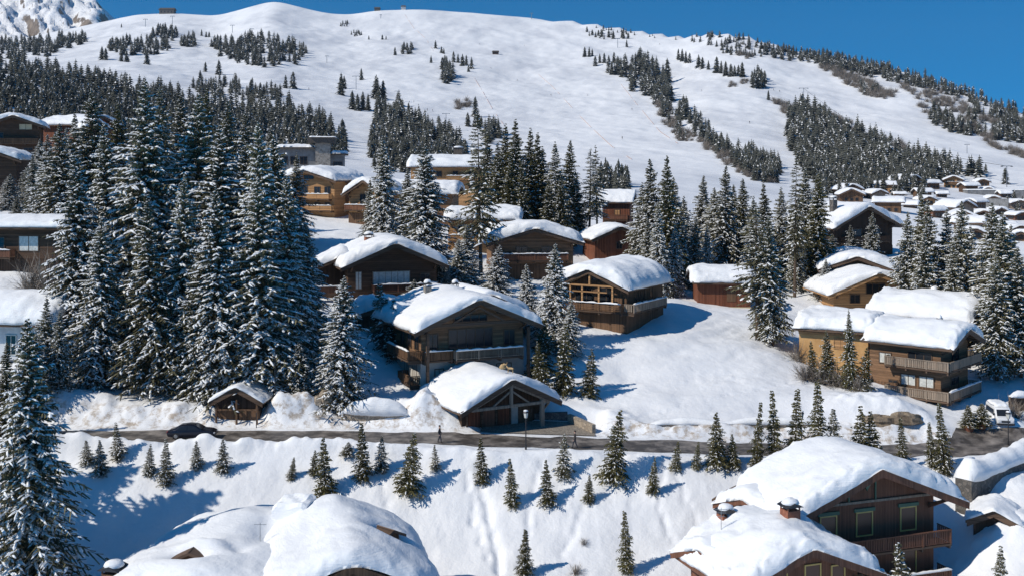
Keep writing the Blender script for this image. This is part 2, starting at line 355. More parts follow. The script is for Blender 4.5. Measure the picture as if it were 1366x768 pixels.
# wind-carved streaks on the open field, crumbly debris patches, footprint and sluff trails on the bank
fld = smooth(780, 830, PP)*(1-smooth(1080, 1160, PP))*smooth(119.5, 123, YY)*(1-smooth(150, 165, YY))
rx_, ry_ = XX*.80+YY*.60, -XX*.60+YY*.80
ZT = ZT + fld*(.30*fbm(rx_/11+.6*fbm(XX/9, YY/9, 133, 2), ry_/2.6+1.2*fbm(XX/12, YY/12, 134, 2), 131, 3)*(.3+1.8*np.clip(fbm(XX/15, YY/15, 135, 2)+.2, 0, 1)))
slp = (1-smooth(105, 108.5, YY))*smooth(94, 97, YY)
ZT = ZT + slp*(.17*fbm(XX/1.9+.8*fbm(XX/6, YY/6, 144, 2), YY/3.2, 141, 4)*(.4+1.6*np.clip(fbm(XX/9, YY/9, 143, 2)+.15, 0, 1)))
ZT = ZT + nearw*keep*.22*np.clip(fbm(XX/.9, YY/.9, 151, 3), 0, 1)*np.clip(fbm(XX/12, YY/12, 153, 2)*4, 0, 1)
def trail(pts, step=.7, r=.30, dep=.28, wob=.18, seed=1):
    rnd = random.Random(seed); P = []
    W_ = []
    for px, Y in pts: W_.append((( px-CX)/FPX*Y, Y))
    for (x0, y0), (x1, y1) in zip(W_[:-1], W_[1:]):
        n = max(1, int(math.hypot(x1-x0, y1-y0)/step))
        for k in range(n): P.append((x0+(x1-x0)*k/n + rnd.uniform(-wob, wob), y0+(y1-y0)*k/n + rnd.uniform(-wob, wob)))
    for x, y in P:
        j0, j1 = np.searchsorted(Ys, [y-3*r, y+3*r]); pa, pb = CX+(x-3*r)/y*FPX, CX+(x+3*r)/y*FPX
        i0, i1 = np.searchsorted(pxs, [pa-2, pb+2])
        sl = (slice(j0, j1+1), slice(i0, i1+1)); g = np.exp(-((XX[sl]-x)**2+(YY[sl]-y)**2)/(r*r)); ZT[sl] -= dep*rnd.uniform(.6, 1.2)*g; 
trail([(720,108),(705,104),(702,100),(690,97.5)], seed=2); trail([(640,107.5),(648,104),(662,100),(668,97)], .55, .38, .34, .25, 3)
trail([(625,107),(632,103),(650,99)], .6, .3, .25, .3, 4); trail([(900,107.5),(930,103),(962,101)], seed=5); trail([(885,108),(880,104),(900,100.5)], seed=6)
trail([(500,107.5),(520,104),(516,100)], .8, .3, .22, .3, 7); trail([(780,104),(760,101),(745,99)], seed=8)
trail([(830,121.5),(900,124),(1000,128),(1060,131)], .8, .3, .16, .2, 9); trail([(560,122.5),(580,125.5),(600,126.5)], seed=10); trail([(420,123),(470,127),(500,132),(520,140)], seed=11)
def tz(x, Y):
    """terrain height at world x, Y"""
    px = CX + x*FPX/Y
    i = np.clip(np.searchsorted(pxs, px) - 1, 0, len(pxs)-2); j = np.clip(np.searchsorted(Ys, Y) - 1, 0, len(Ys)-2)
    a = np.clip((px-pxs[i])/(pxs[i+1]-pxs[i]), 0, 1); b = (Y-Ys[j])/(Ys[j+1]-Ys[j])
    return (ZT[j,i]*(1-a)+ZT[j,i+1]*a)*(1-b) + (ZT[j+1,i]*(1-a)+ZT[j+1,i+1]*a)*b
def pz(px, Y): return float(tz((px-CX)/FPX*Y, Y))
def hit(px, py, Ymin=84, Ymax=3000):
    """ground point seen at a pixel"""
    i = int(np.clip(np.searchsorted(pxs, px)-1, 0, len(pxs)-2)); a = (px-pxs[i])/(pxs[i+1]-pxs[i])
    z = ZT[:, i]*(1-a) + ZT[:, i+1]*a
    pyg = HY + (CZ - z)/Ys*FPX
    ok = np.where((pyg <= py) & (Ys >= Ymin) & (Ys <= Ymax))[0]
    if len(ok) == 0: return None
    k = ok[0]; Y = Ys[k]
    if k > 0 and pyg[k-1] > py: Y = Ys[k-1] + (Ys[k]-Ys[k-1])*(pyg[k-1]-py)/(pyg[k-1]-pyg[k])
    return Vector(((px-CX)/FPX*Y, Y, float(tz((px-CX)/FPX*Y, Y))))
def WX(px, Y): return (px-CX)/FPX*Y

nY, nX = ZT.shape
V = np.stack([XX, YY, ZT], -1).reshape(-1, 3)
ii, jj = np.meshgrid(np.arange(nX-1), np.arange(nY-1)); q = (jj*nX+ii).ravel()
F = np.stack([q, q+1, q+nX+1, q+nX], -1)
# terrain material: snow with bare rock on the far crags and groomed pistes
m, t, b = newmat('terrain_snow'); ge = N(t, 'ShaderNodeNewGeometry')
sp = N(t, 'ShaderNodeSeparateXYZ'); t.links.new(ge.outputs['Position'], sp.inputs[0])
n1 = N(t, 'ShaderNodeTexNoise', Scale=.28, Detail=7.0, Roughness=.6); t.links.new(ge.outputs['Position'], n1.inputs['Vector'])
mp = N(t, 'ShaderNodeMapping'); mp.inputs['Scale'].default_value = (.02, .006, .02); mp.inputs['Rotation'].default_value = (0,0,R(-28)); t.links.new(ge.outputs['Position'], mp.inputs[0])
n2 = N(t, 'ShaderNodeTexNoise', Scale=1.0, Detail=8.0, Roughness=.65); t.links.new(mp.outputs[0], n2.inputs['Vector'])
r1 = ramp(t, [(.3, (.76,.78,.81)), (.65, (.835,.845,.86))]); t.links.new(n1.outputs[0], r1.inputs[0])
r2 = ramp(t, [(.36, (.80,.81,.835)), (.56, (1,1,1))]); t.links.new(n2.outputs[0], r2.inputs[0])
mu = N(t, 'ShaderNodeMix', data_type='RGBA', blend_type='MULTIPLY'); mu.inputs[0].default_value = 1; t.links.new(r1.outputs[0], mu.inputs[6]); t.links.new(r2.outputs[0], mu.inputs[7])
# ploughed, gritty snow close to the road shoulders
gy = N(t, 'ShaderNodeMath', operation='SUBTRACT'); t.links.new(sp.outputs[1], gy.inputs[0]); gy.inputs[1].default_value = 117.9
ga = N(t, 'ShaderNodeMath', operation='ABSOLUTE'); t.links.new(gy.outputs[0], ga.inputs[0])
gm = N(t, 'ShaderNodeMapRange'); t.links.new(ga.outputs[0], gm.inputs[0]); gm.inputs[1].default_value = .9; gm.inputs[2].default_value = 2.3; gm.inputs[3].default_value = 1; gm.inputs[4].default_value = 0
n5 = N(t, 'ShaderNodeTexNoise', Scale=.9, Detail=8.0, Roughness=.72); t.links.new(ge.outputs['Position'], n5.inputs['Vector'])
r5 = ramp(t, [(.48, (0,0,0)), (.62, (1,1,1))]); t.links.new(n5.outputs[0], r5.inputs[0])
g2 = N(t, 'ShaderNodeMath', operation='MULTIPLY'); t.links.new(gm.outputs[0], g2.inputs[0]); t.links.new(r5.outputs[0], g2.inputs[1])
g3 = N(t, 'ShaderNodeMix', data_type='RGBA'); t.links.new(g2.outputs[0], g3.inputs[0]); t.links.new(mu.outputs[2], g3.inputs[6]); g3.inputs[7].default_value = (.42,.36,.30,1)
t.links.new(g3.outputs[2], b.inputs['Base Color']); b.inputs['Roughness'].default_value = .75; b.inputs['Specular IOR Level'].default_value = .2
n3 = N(t, 'ShaderNodeTexNoise', Scale=2.2, Detail=5.0, Roughness=.6); t.links.new(ge.outputs['Position'], n3.inputs['Vector'])
n4 = N(t, 'ShaderNodeTexNoise', Scale=.09, Detail=7.0, Roughness=.62); t.links.new(ge.outputs['Position'], n4.inputs['Vector'])
b1 = N(t, 'ShaderNodeBump', Strength=.5, Distance=.12); t.links.new(n3.outputs[0], b1.inputs['Height'])
b2 = N(t, 'ShaderNodeBump', Strength=.40, Distance=.9); t.links.new(n4.outputs[0], b2.inputs['Height']); t.links.new(b1.outputs[0], b2.inputs['Normal'])
t.links.new(b2.outputs[0], b.inputs['Normal'])
M['terrain'] = m
ground = link('ground', np_mesh('ground', V, [F], [m], smooth=True)); tag(ground, kind='structure', label='snow covered hillside and ski slopes')

# far craggy peak on the upper left
u = np.linspace(-700, 190, 220); v = np.linspace(0, 1, 90); U, W_ = np.meshgrid(u, v)
top = np.interp(u, [-700, -300, -60, 0, 60, 105, 128, 140, 150, 165, 190], [-30, -120, -60, -35, -28, -12, -4, 12, 24, 36, 60])
bot = np.full_like(u, 110.)
Yp = 2250 + 900*W_ ; PYp = bot[None, :]*(1-W_**.9) + top[None, :]*W_**.9
rug = fbm(U/26, W_*7, 91, 5, .6)
ridged = np.abs(fbm(U/34 + W_*1.5, W_*4, 95, 5, .55))
Zp = CZ - (PYp - HY)/FPX*Yp + (24*rug - 70*ridged*smooth(.25, .6, W_))*smooth(0, .25, W_)*(1-.75*smooth(.9, 1, W_))
Xp = (U - CX)/FPX*Yp
Vp = np.stack([Xp, Yp, Zp], -1).reshape(-1, 3)
back = np.stack([Xp[-1], Yp[-1]+600, Zp[-1]-700], -1); Vp = np.concatenate([Vp, back])
nU = len(u); ii, jj = np.meshgrid(np.arange(nU-1), np.arange(len(v))); q = (jj*nU+ii).ravel()
mpk, t, b = newmat('crag'); ge = N(t, 'ShaderNodeNewGeometry'); sp = N(t, 'ShaderNodeSeparateXYZ'); t.links.new(ge.outputs['Normal'], sp.inputs[0])
no = N(t, 'ShaderNodeTexNoise', Scale=.012, Detail=8.0, Roughness=.7); t.links.new(ge.outputs['Position'], no.inputs['Vector'])
no2 = N(t, 'ShaderNodeTexNoise', Scale=.05, Detail=6.0, Roughness=.7); t.links.new(ge.outputs['Position'], no2.inputs['Vector'])
ad = N(t, 'ShaderNodeMath', operation='MULTIPLY_ADD'); t.links.new(sp.outputs[2], ad.inputs[0]); ad.inputs[1].default_value = .9; t.links.new(no.outputs[0], ad.inputs[2])
rr = ramp(t, [(.53, (1,1,1)), (.56, (0,0,0))])
ad2 = N(t, 'ShaderNodeMath', operation='MULTIPLY'); t.links.new(ad.outputs[0], ad2.inputs[0]); ad2.inputs[1].default_value = .5
t.links.new(ad2.outputs[0], rr.inputs[0]); mpk['_r'] = 1
rk = ramp(t, [(.35, (.10,.08,.065)), (.65, (.30,.24,.19))]); t.links.new(no2.outputs[0], rk.inputs[0])
mx = N(t, 'ShaderNodeMix', data_type='RGBA'); t.links.new(rr.outputs[0], mx.inputs[0]); mx.inputs[6].default_value = (.87,.88,.9,1); t.links.new(rk.outputs[0], mx.inputs[7])
t.links.new(mx.outputs[2], b.inputs['Base Color']); b.inputs['Roughness'].default_value = .9
bp = N(t, 'ShaderNodeBump', Strength=.8, Distance=12); t.links.new(no2.outputs[0], bp.inputs['Height']); t.links.new(bp.outputs[0], b.inputs['Normal'])
pk = link('hills', np_mesh('hills', Vp, [np.stack([q, q+1, q+nU+1, q+nU], -1)], [mpk], smooth=True)); tag(pk, kind='structure', label='far craggy peak behind the ski ridge')

# ------------------------------------------------------------------ road, apron
def strip(name, cl, wl, wr, lift, mat, kind='structure', n=4, jit=0, seed=0):
    V = []; F = []
    P = []
    for k in range(len(cl)-1):
        a, b_ = cl[k], cl[k+1]; n_ = max(1, int(math.hypot(b_[0]-a[0], b_[1]-a[1])/1.0))
        for s in range(n_): P.append((a[0]+(b_[0]-a[0])*s/n_, a[1]+(b_[1]-a[1])*s/n_))
    P.append(cl[-1]); rnd = random.Random(seed)
    for i, p in enumerate(P):
        a = P[max(0,i-1)]; b_ = P[min(len(P)-1,i+1)]; d = Vector((b_[0]-a[0], b_[1]-a[1])).normalized(); nn = Vector((-d.y, d.x))
        wl_ = wl + fbm(p[0]/3, 0, seed)*jit; wr_ = wr + fbm(p[0]/3, 5, seed)*jit
        for k in range(n+1):
            o = -wr_ + (wl_+wr_)*k/n; x = p[0]+nn.x*o; y = p[1]+nn.y*o
            V.append((x, y, float(tz(x, y)) + lift))
    for i in range(len(P)-1):
        for k in range(n): F.append((i*(n+1)+k, (i+1)*(n+1)+k, (i+1)*(n+1)+k+1, i*(n+1)+k+1))
    me = bpy.data.meshes.new(name); me.from_pydata(V, [], F); me.materials.append(mat); me.polygons.foreach_set('use_smooth', [True]*len(F))
    o = bpy.data.objects.new(name, me); C.objects.link(o); tag(o, kind=kind); return o
road_cl = [(-110, 113.2), (-60, 113.2), (-20, 113.2), (15, 113.2), (35, 113.6), (44, 114.6), (50, 116.2), (58, 117.6), (90, 118.5)]
road = strip('road', road_cl, 2.35, 2.5, .05, M['asphalt'], jit=1.0, seed=5, n=8)
# the apron of paving setts in front of the garage, and the wet turning area on the right
def patch(name, poly, mat, lift=.05, n=14):
    """poly: four (px, Y) corners: near-left, near-right, far-right, far-left"""
    V = []; F = []
    c = [(WX(p, y), y) for p, y in poly]
    for j in range(n+1):
        for i in range(n+1):
            s, t_ = i/n, j/n
            x = (c[0][0]*(1-s)+c[1][0]*s)*(1-t_) + (c[3][0]*(1-s)+c[2][0]*s)*t_
            y = (c[0][1]*(1-s)+c[1][1]*s)*(1-t_) + (c[3][1]*(1-s)+c[2][1]*s)*t_
            V.append((x, y, float(tz(x, y))+lift))
    for j in range(n):
        for i in range(n): k = j*(n+1)+i; F.append((k, k+1, k+n+2, k+n+1))
    me = bpy.data.meshes.new(name); me.from_pydata(V, [], F); me.materials.append(mat); me.polygons.foreach_set('use_smooth', [True]*len(F))
    o = bpy.data.objects.new(name, me); C.objects.link(o); tag(o, kind='structure'); return o
patch('pavement', [(640, 116.6), (795, 116.6), (786, 121.5), (650, 121.5)], M['setts'], .09)
patch('road_junction', [(1268, 117.3), (1480, 117.3), (1480, 121.5), (1275, 120.6)], M['asphalt'], .06, 10)
# ------------------------------------------------------------------ trees
def spruce(seed, H, Rb, whorls, nb, snow, base=.05, dens=1.0, droop=.35, tw=.30, bare=0, lumps=2, lw=.34, stations=5, ragged=.3):
    """returns trunk, crown, snow_load meshes of a spruce H high; needle sprays along drooping limbs"""
    rs = np.random.RandomState(seed)
    hs_ = H*(base + (1-base)*(np.linspace(0, 1, whorls)**1.0)); 
    lx = 0; V = []; T = []; SV = []; SF = []; nv = 0; ns = 0
    BV = []
    for hi, h in enumerate(hs_):
        f = (h/H - base)/(1-base); prof = (1-f)**.82
        if f < .12: prof *= .72 + 2.3*f
        n = max(3, int(nb*(.55+.6*prof)*dens)); off = rs.rand()*6.28
        wh = rs.uniform(.70, 1.18)
        for k in range(n):
            if rs.rand() < bare: continue
            az = off + 2*math.pi*k/n + rs.uniform(-.3, .3)
            L = Rb*prof*wh*rs.uniform(1-ragged, 1+ragged*.6) + .10*H/25
            if L < .12: L = .12
            d = np.array([math.cos(az), math.sin(az), 0.]); s = np.array([-d[1], d[0], 0.])
            up = .45*f*f + .05 - .12*(1-f); dr = droop*(1-.6*f)*rs.uniform(.7, 1.3)
            z0 = h + rs.uniform(-.5, .5)*H/whorls
            ts = np.linspace(0.12, 1, stations+1)
            zc = lambda t_: (up*t_ - dr*t_*t_ + .10*np.maximum(t_-.7, 0))*L
            P = np.array([d*L*t_ + np.array([0,0,z0+zc(t_)]) for t_ in ts])
            # spine spray
            wd = tw*min(1, .25+L/3.0)
            for i in range(stations):
                a, b_ = P[i], P[i+1]
                w0 = wd*.55
                V += [a - s*w0*.5, a + s*w0*.5, b_ + s*w0*.35, b_ - s*w0*.35]
                T.append((nv, nv+1, nv+2)); T.append((nv, nv+2, nv+3)); nv += 4
                tl = (.34*L*(1-ts[i]*.62) + .12)*rs.uniform(.7, 1.25, 2)
                for sg, q in ((1, tl[0]), (-1, tl[1])):
                    dirn = d*.62 + s*sg*.80
                    tip = a + dirn*q + np.array([0, 0, -q*rs.uniform(.18, .55)])
                    e = d*wd*.5
                    V += [a - e*.5, a + e*.7 , tip + e*.15, tip - e*.25 + np.array([0,0,-.06])]
                    T.append((nv, nv+1, nv+2)); T.append((nv, nv+2, nv+3)); nv += 4
                # hanging spray
                if rs.rand() < .75:
                    hg = a + s*rs.uniform(-.5, .5)*wd*2 + np.array([0,0,-rs.uniform(.5, 1.5)*wd]); e = s*wd*.5 + d*wd*rs.uniform(-.4, .4)
                    V += [a - e, a + e, hg]; T.append((nv, nv+1, nv+2)); nv += 3
            # snow pillows lying along the limb
            for _ in range(lumps):
                if rs.rand() > snow: continue
                t0 = rs.uniform(.35, .95); i = min(stations-1, max(0, int((t0-.12)/.88*stations)))
                c = P[i] + (P[i+1]-P[i])*rs.rand(); ax = P[i+1]-P[i]; ax = ax/np.linalg.norm(ax)
                if rs.rand() < .5:
                    sg = rs.choice([-1, 1]); ax = d*.6+s*sg*.8 + np.array([0,0,-.3]); ax /= np.linalg.norm(ax); c = c + ax*.15*L*rs.rand()
                ln = min(.17*L+.08, .60)*rs.uniform(.55, 1.35)*min(1.2, .6+lw); wn = lw*min(1, .30+L/3.2)*rs.uniform(.6, 1.25); hn = wn*.38
                sd = np.cross(ax, [0,0,1]); sd /= max(1e-6, np.linalg.norm(sd)); u3 = np.cross(sd, ax)
                c = c + np.array([0,0,.03+hn*.3])
                ring = [(-1,0),(-.45,.85),(.45,.95),(1,0),(.5,-.9),(-.5,-.8)]
                j = rs.uniform(.75, 1.25, 6)
                for (p1, p2), jj_ in zip(ring, j): SV.append(c + ax*ln*p1*jj_ + sd*wn*p2*jj_ - u3*hn*.5 - np.array([0,0,.12*abs(p1)*ln]))
                SV.append(c + ax*ln*.25 + u3*hn*rs.uniform(.8,1.2)); SV.append(c - ax*ln*.35 + u3*hn*rs.uniform(.7,1.1))
                b0 = ns
                SF += [(b0+1,b0+2,b0+7),(b0+2,b0+6,b0+7),(b0+2,b0+3,b0+6),(b0+3,b0+4,b0+6),(b0+4,b0+5,b0+6),(b0+5,b0+7,b0+6),(b0+5,b0+0,b0+7),(b0+0,b0+1,b0+7)]
                ns += 8
            if h < H*.45 and L > 1.2:
                BV.append((np.array([0,0,z0]), P[2]))
    # leader
    top = np.array([0,0,H])
    for k in range(5):
        az = k*1.3; d = np.array([math.cos(az), math.sin(az), 0])*.14*min(1, H/12)
        V += [top, np.array([0,0,H*.93]) + d, np.array([0,0,H*.93]) - d*.2]; T.append((nv, nv+1, nv+2)); nv += 3
    nT = len(T); VA = np.array(V); TA = np.array(T)
    if ns: VA = np.concatenate([VA, np.array(SV)]); TA = np.concatenate([TA, np.array(SF)+nv])
    crown = np_mesh('crown', VA, [TA], [M['needles'], M['tree_snow']], np.arange(len(TA)) >= nT, smooth=False)
    mb = MB(); r0 = .011*H + .03
    mb.tube([(0,0,-.6), (0,0,H*.1), (0.02*H*.1,0,H*.45), (0,0,H*.97)], [r0*1.15, r0, r0*.6, .02], 8, M['bark'])
    for a, b_ in BV[::3]: mb.tube([a, b_], [.035, .012], 4, M['bark'], cap=False)
    tro = mb.build('trunk'); trunk = tro.data; bpy.data.objects.remove(tro)
    snow_me = None
    return dict(H=H, crown=crown, trunk=trunk, snow=snow_me)
P_ = {}
P_['heavy'] = [spruce(s, 25, 6.6, 52, 11, .95, .05, 1.0, .34, .44, 0, 10, .155, 6, ragged=.45) for s in (1, 2, 3, 4)]
P_['medium'] = [spruce(s, 22, 5.3, 48, 10, .70, .08, 1.0, .30, .44, 0.06, 8, .125, 6, ragged=.5) for s in (11, 12, 13, 14)]
P_['light'] = [spruce(s, 20, 4.4, 48, 10, .34, .07, 1.05, .28, .44, 0.05, 5, .13, ragged=.45) for s in (21, 22, 23)]
P_['sparse'] = [spruce(s, 20, 3.2, 38, 7, .40, .30, 1.0, .32, .32, .28, 4, .13, ragged=.6) for s in (31, 32)]
P_['small_snowy'] = [spruce(s, 6, 1.75, 22, 9, .62, .04, 1.0, .30, .24, 0.06, 3, .12, 5, ragged=.45) for s in (41, 42, 43)]
P_['small'] = [spruce(s, 6, 1.65, 22, 9, .42, .04, 1.1, .27, .28, 0.04, 3, .10, 5, ragged=.4) for s in (51, 52, 53)]
P_['column'] = [spruce(s, 6, 1.05, 26, 8, .32, .04, 1.1, .24, .24, 0.04, 3, .09, 4, ragged=.45) for s in (61, 62)]
P_['close'] = [spruce(s, 25, 6.3, 74, 12, .85, .04, 1.0, .42, .32, 0, 11, .13, 8, ragged=.5) for s in (71,)]
for k in ('small', 'column', 'light'):
    for p in P_[k]: p['crown'].materials[0] = M['needles_warm']
treecount = [0]
def tree(px, Y, top=None, kind='medium', h=None, base=None, rot=None, label=None, group=None, wscale=1.0, name='spruce_tree', x=None):
    rnd = random.Random(treecount[0]*7+3); treecount[0] += 1
    x = WX(px, Y) if x is None else x; z = float(tz(x, Y)) if base is None else base
    if h is None: h = zpy(top, Y) - z
    pr = P_[kind][rnd.randrange(len(P_[kind]))]; s = h/pr['H']
    o = empty(name, (x, Y, z-.1), rnd.uniform(0, 6.28) if rot is None else rot)
    k = max(.5, s**.75 if s > 1 else s**.95)*wscale*rnd.uniform(.82, 1.15)
    ln = R(6.5 if h < 9 else 2.0); o.rotation_euler = (rnd.uniform(-ln, ln), rnd.uniform(-ln, ln), o.rotation_euler.z)
    o.scale = (k, k*rnd.uniform(.95,1.05), s); tag(o, label, 'tree', group)
    for nm, me in (('trunk', pr['trunk']), ('crown', pr['crown']), ('snow_load', pr['snow'])):
        if me: link(nm, me, o)
    return o
SNOWY = {'heavy':'tall snow-laden', 'medium':'tall snow-streaked', 'light':'tall dark green', 'sparse':'thin open-branched', 'small_snowy':'small snow-caked', 'small':'small dark green', 'column':'slim dark', 'close':'very large snow-laden'}
def stand(items, where, group):
    """items: (px, Y, top, kind[, wscale]); each label counts from the left within its stand"""
    items = sorted(items, key=lambda a: a[0])
    for i, it in enumerate(items):
        px, Y, top, kind = it[:4]; ws = it[4] if len(it) > 4 else 1.0
        tree(px, Y, top, kind, wscale=ws, label='%s spruce, %s from left %s' % (SNOWY[kind], ordw(i+1), where), group=group)
# the two huge foreground/cluster stands on the left
tree(38, 84.5, 428, 'close', label='huge snow-laden spruce in the lower left corner in front of the road', group=None, wscale=1.02)
stand([(108,131,205,'heavy',.85),(150,136,165,'heavy',.9),(188,134,112,'heavy',.95),(255,136,128,'heavy',.95),(286,132,170,'heavy'),(322,137,190,'heavy'),(370,133,182,'heavy',.95),(400,140,262,'heavy'),
       (242,126,235,'heavy',.85),(205,124,262,'medium',.9),(132,125,290,'heavy',.85),(347,123.0,238,'heavy',.9),(294,122.4,250,'heavy',.9),(270,123,330,'medium'),(378,128,330,'heavy'),(355,129,165,'heavy',.9),(386,127,235,'heavy',.9),(410,136,300,'heavy',.8),],
      'in the dense grove above the road shed', 'tall spruces of the left grove')
stand([(78,168,165,'medium'),(60,172,180,'heavy'),(88,212,170,'heavy'),(110,225,166,'medium'),(12,195,232,'heavy'),(34,200,222,'medium'),(20,175,262,'medium'),(52,205,186,'heavy'),(128,170,120,'medium'),(98,190,150,'medium'),(45,185,205,'medium'),(160,180,140,'light'),(215,175,118,'medium'),(300,178,135,'medium'),(330,185,150,'medium'),(362,190,170,'medium'),(275,190,120,'light'),(240,200,125,'medium'),(395,195,205,'medium')],
      'behind the dense left grove', 'spruces behind the left grove')
stand([(455,120.5,368,'heavy',.95),(402,121.5,452,'medium')], 'of two right of the road shed', 'spruces right of the road shed')
stand([(6,112,455,'light',.9),(58,121.5,395,'medium',.8),(78,121,410,'medium',.8),(45,118.5,445,'heavy',.8)], 'before the plastered left-edge house', 'spruces before the plastered house')
stand([(515,185,183,'heavy',.75),(568,172,193,'heavy'),(541,196,225,'medium'),(494,192,238,'medium')], 'behind the dark balcony chalet', 'spruces behind the dark balcony chalet')
stand([(642,168,150,'sparse'),(624,166,300,'heavy'),(612,163,318,'medium'),(660,160,326,'heavy'),(585,160,335,'medium')], 'around the village-centre bare stem', 'spruces around the bare stem')
stand([(650,215,178,'light'),(661,208,190,'light'),(672,212,166,'light'),(688,210,160,'light'),(706,214,172,'light'),(714,210,178,'light'),(727,213,196,'medium'),(742,208,190,'medium'),(757,212,188,'light'),(770,214,226,'medium'),(786,210,198,'sparse'),(797,216,195,'sparse'),(680,205,205,'light'),(698,204,215,'light'),(750,203,236,'light'),(734,203,240,'light')],
      'in the tall row behind the centre chalets', 'green spruces behind the centre chalets')
stand([(738,139,325,'heavy',1.0),(704,143,352,'heavy',.9),(722,131,425,'small'),(757,136,400,'heavy',.7)], 'in the clump between two centre chalets', 'clump between centre chalets')
stand([(722,126.5,456,'small'),(751,127,432,'small'),(785,127,466,'small')], 'of three beside the open garage', 'low spruces beside the open garage')
stand([(512,137,378,'small_snowy',1.3),(549,150,372,'medium'),(527,134,400,'small_snowy',1.2)], 'in shade left of the centre chalet', 'shaded spruces left of centre chalet')
stand([(855,188,244,'medium'),(872,182,212,'medium'),(890,178,207,'light'),(903,183,236,'medium'),(880,172,270,'heavy',.8),(915,190,262,'medium'),(864,176,290,'medium'),(898,174,300,'heavy',.8),(925,182,292,'medium')],
      'right of the curved balcony chalet', 'spruces right of the curved balcony chalet')
stand([(936,205,234,'medium'),(952,200,250,'medium'),(966,195,221,'medium'),(980,206,246,'light'),(993,200,238,'light'),(1024,190,244,'light'),(944,185,300,'heavy',.7),(1003,186,262,'medium'),(1044,195,250,'medium'),(1075,188,225,'medium'),(1060,178,206,'sparse'),(1090,184,232,'light'),(1062,182,290,'medium'),(1098,175,345,'heavy',.7)],
      'in the screen behind the russet barn', 'spruces behind the russet barn')
stand([(1011,146,272,'sparse',1.25),(1031,145,288,'medium',.75),(1020,149,300,'light',.75)], 'beside the snow field edge', 'high-crowned spruces on the snow field')
stand([(1112,203,312,'medium',1.1),(1140,206,300,'medium'),(1163,202,283,'medium')], 'before the dark steep-fronted chalet', 'spruces before the dark chalet')
stand([(1207,160,282,'medium'),(1226,163,262,'light'),(1240,158,268,'medium'),(1258,160,280,'medium'),(1279,156,268,'medium'),(1232,154,310,'medium'),(1268,152,320,'medium'),(1297,160,300,'medium'),(1322,148,270,'medium'),(1341,142,285,'medium'),(1352,150,300,'heavy',.8),(1330,138,340,'medium'),(1362,139,330,'medium')],
      'behind the orange-walled house group', 'spruces behind the honey-coloured houses')
stand([(1135,128.5,412,'light',.8),(1106,131,440,'light',.8),(1086,133,455,'small'),(1152,128,462,'small')], 'before the orange wall', 'spruces before the orange wall')
def rowtrees(items, where, group):
    items = sorted(items, key=lambda a: a[0])
    for i, (px, top, bot, kind) in enumerate(items):
        p = hit(px, bot, 92, 112.0)
        Y = min(p.y, 108.6) if p else 108
        x = WX(px, Y); zb = float(tz(x, Y)); h = zpy(top, Y) - zb
        s_ = {'small_snowy':.95,'small':.95}.get(kind, 1.0)
        tree(px, Y, None, kind, h=max(1.2, h), label='%s spruce, %s from left %s' % (SNOWY[kind].replace('small ', ('small ' if h < 4 else 'mid-height ')), ordw(i+1), where), group=group, wscale=s_)
rowtrees([(117,586,618,'small_snowy'),(135,584,632,'small_snowy'),(158,563,612,'small_snowy'),(198,592,634,'small_snowy'),(222,586,647,'small_snowy'),(262,586,624,'small_snowy'),(298,583,628,'small_snowy'),
          (388,609,638,'small'),(418,598,632,'small'),(434,584,664,'small'),(463,588,606,'small_snowy')], 'below the road, left half', 'young spruces below the road')
rowtrees([(484,564,638,'small'),(508,580,628,'small_snowy'),(543,578,657,'small'),(581,592,626,'small_snowy'),(643,585,643,'small'),(684,612,674,'small'),(731,614,674,'small'),(751,578,636,'small_snowy'),(785,632,669,'small'),(817,546,642,'small'),(870,608,657,'small'),(901,587,626,'small')],
         'below the road, middle part', 'young spruces below the road')
rowtrees([(928,588,624,'small'),(958,548,622,'small'),(979,578,624,'small'),(1008,534,603,'column'),(1035,521,594,'column'),(1060,520,590,'column'),(1092,508,592,'column'),(1112,543,592,'small_snowy'),(1150,543,592,'small'),(1168,550,596,'small'),(1206,557,600,'column'),(1244,562,622,'column'),(1261,536,632,'column')],
         'above the big brown chalet roof', 'spruces above the brown chalet roof')
tree(699, 97.2, 703, 'column', label='slim dark spruce alone at the foot of the open snow slope', wscale=1.35)
tree(836, 97.6, 680, 'column', label='taller slim spruce on the snow slope left of the brick chimneys', wscale=1.1)
tree(1216, 85.5, 722, 'small_snowy', label='frosted spruce top in front of the brown chalet balcony')
tree(1334, 88, 728, 'small_snowy', label='frosted spruce top in the lower right corner')

tree(-100, 93.5, None, 'heavy', h=27, label='tall spruce standing outside the left edge, throwing shade on the slope', wscale=1.1)
tree(-150, 97, None, 'heavy', h=25, label='second tall spruce outside the left edge beside the road slope', wscale=1.1)
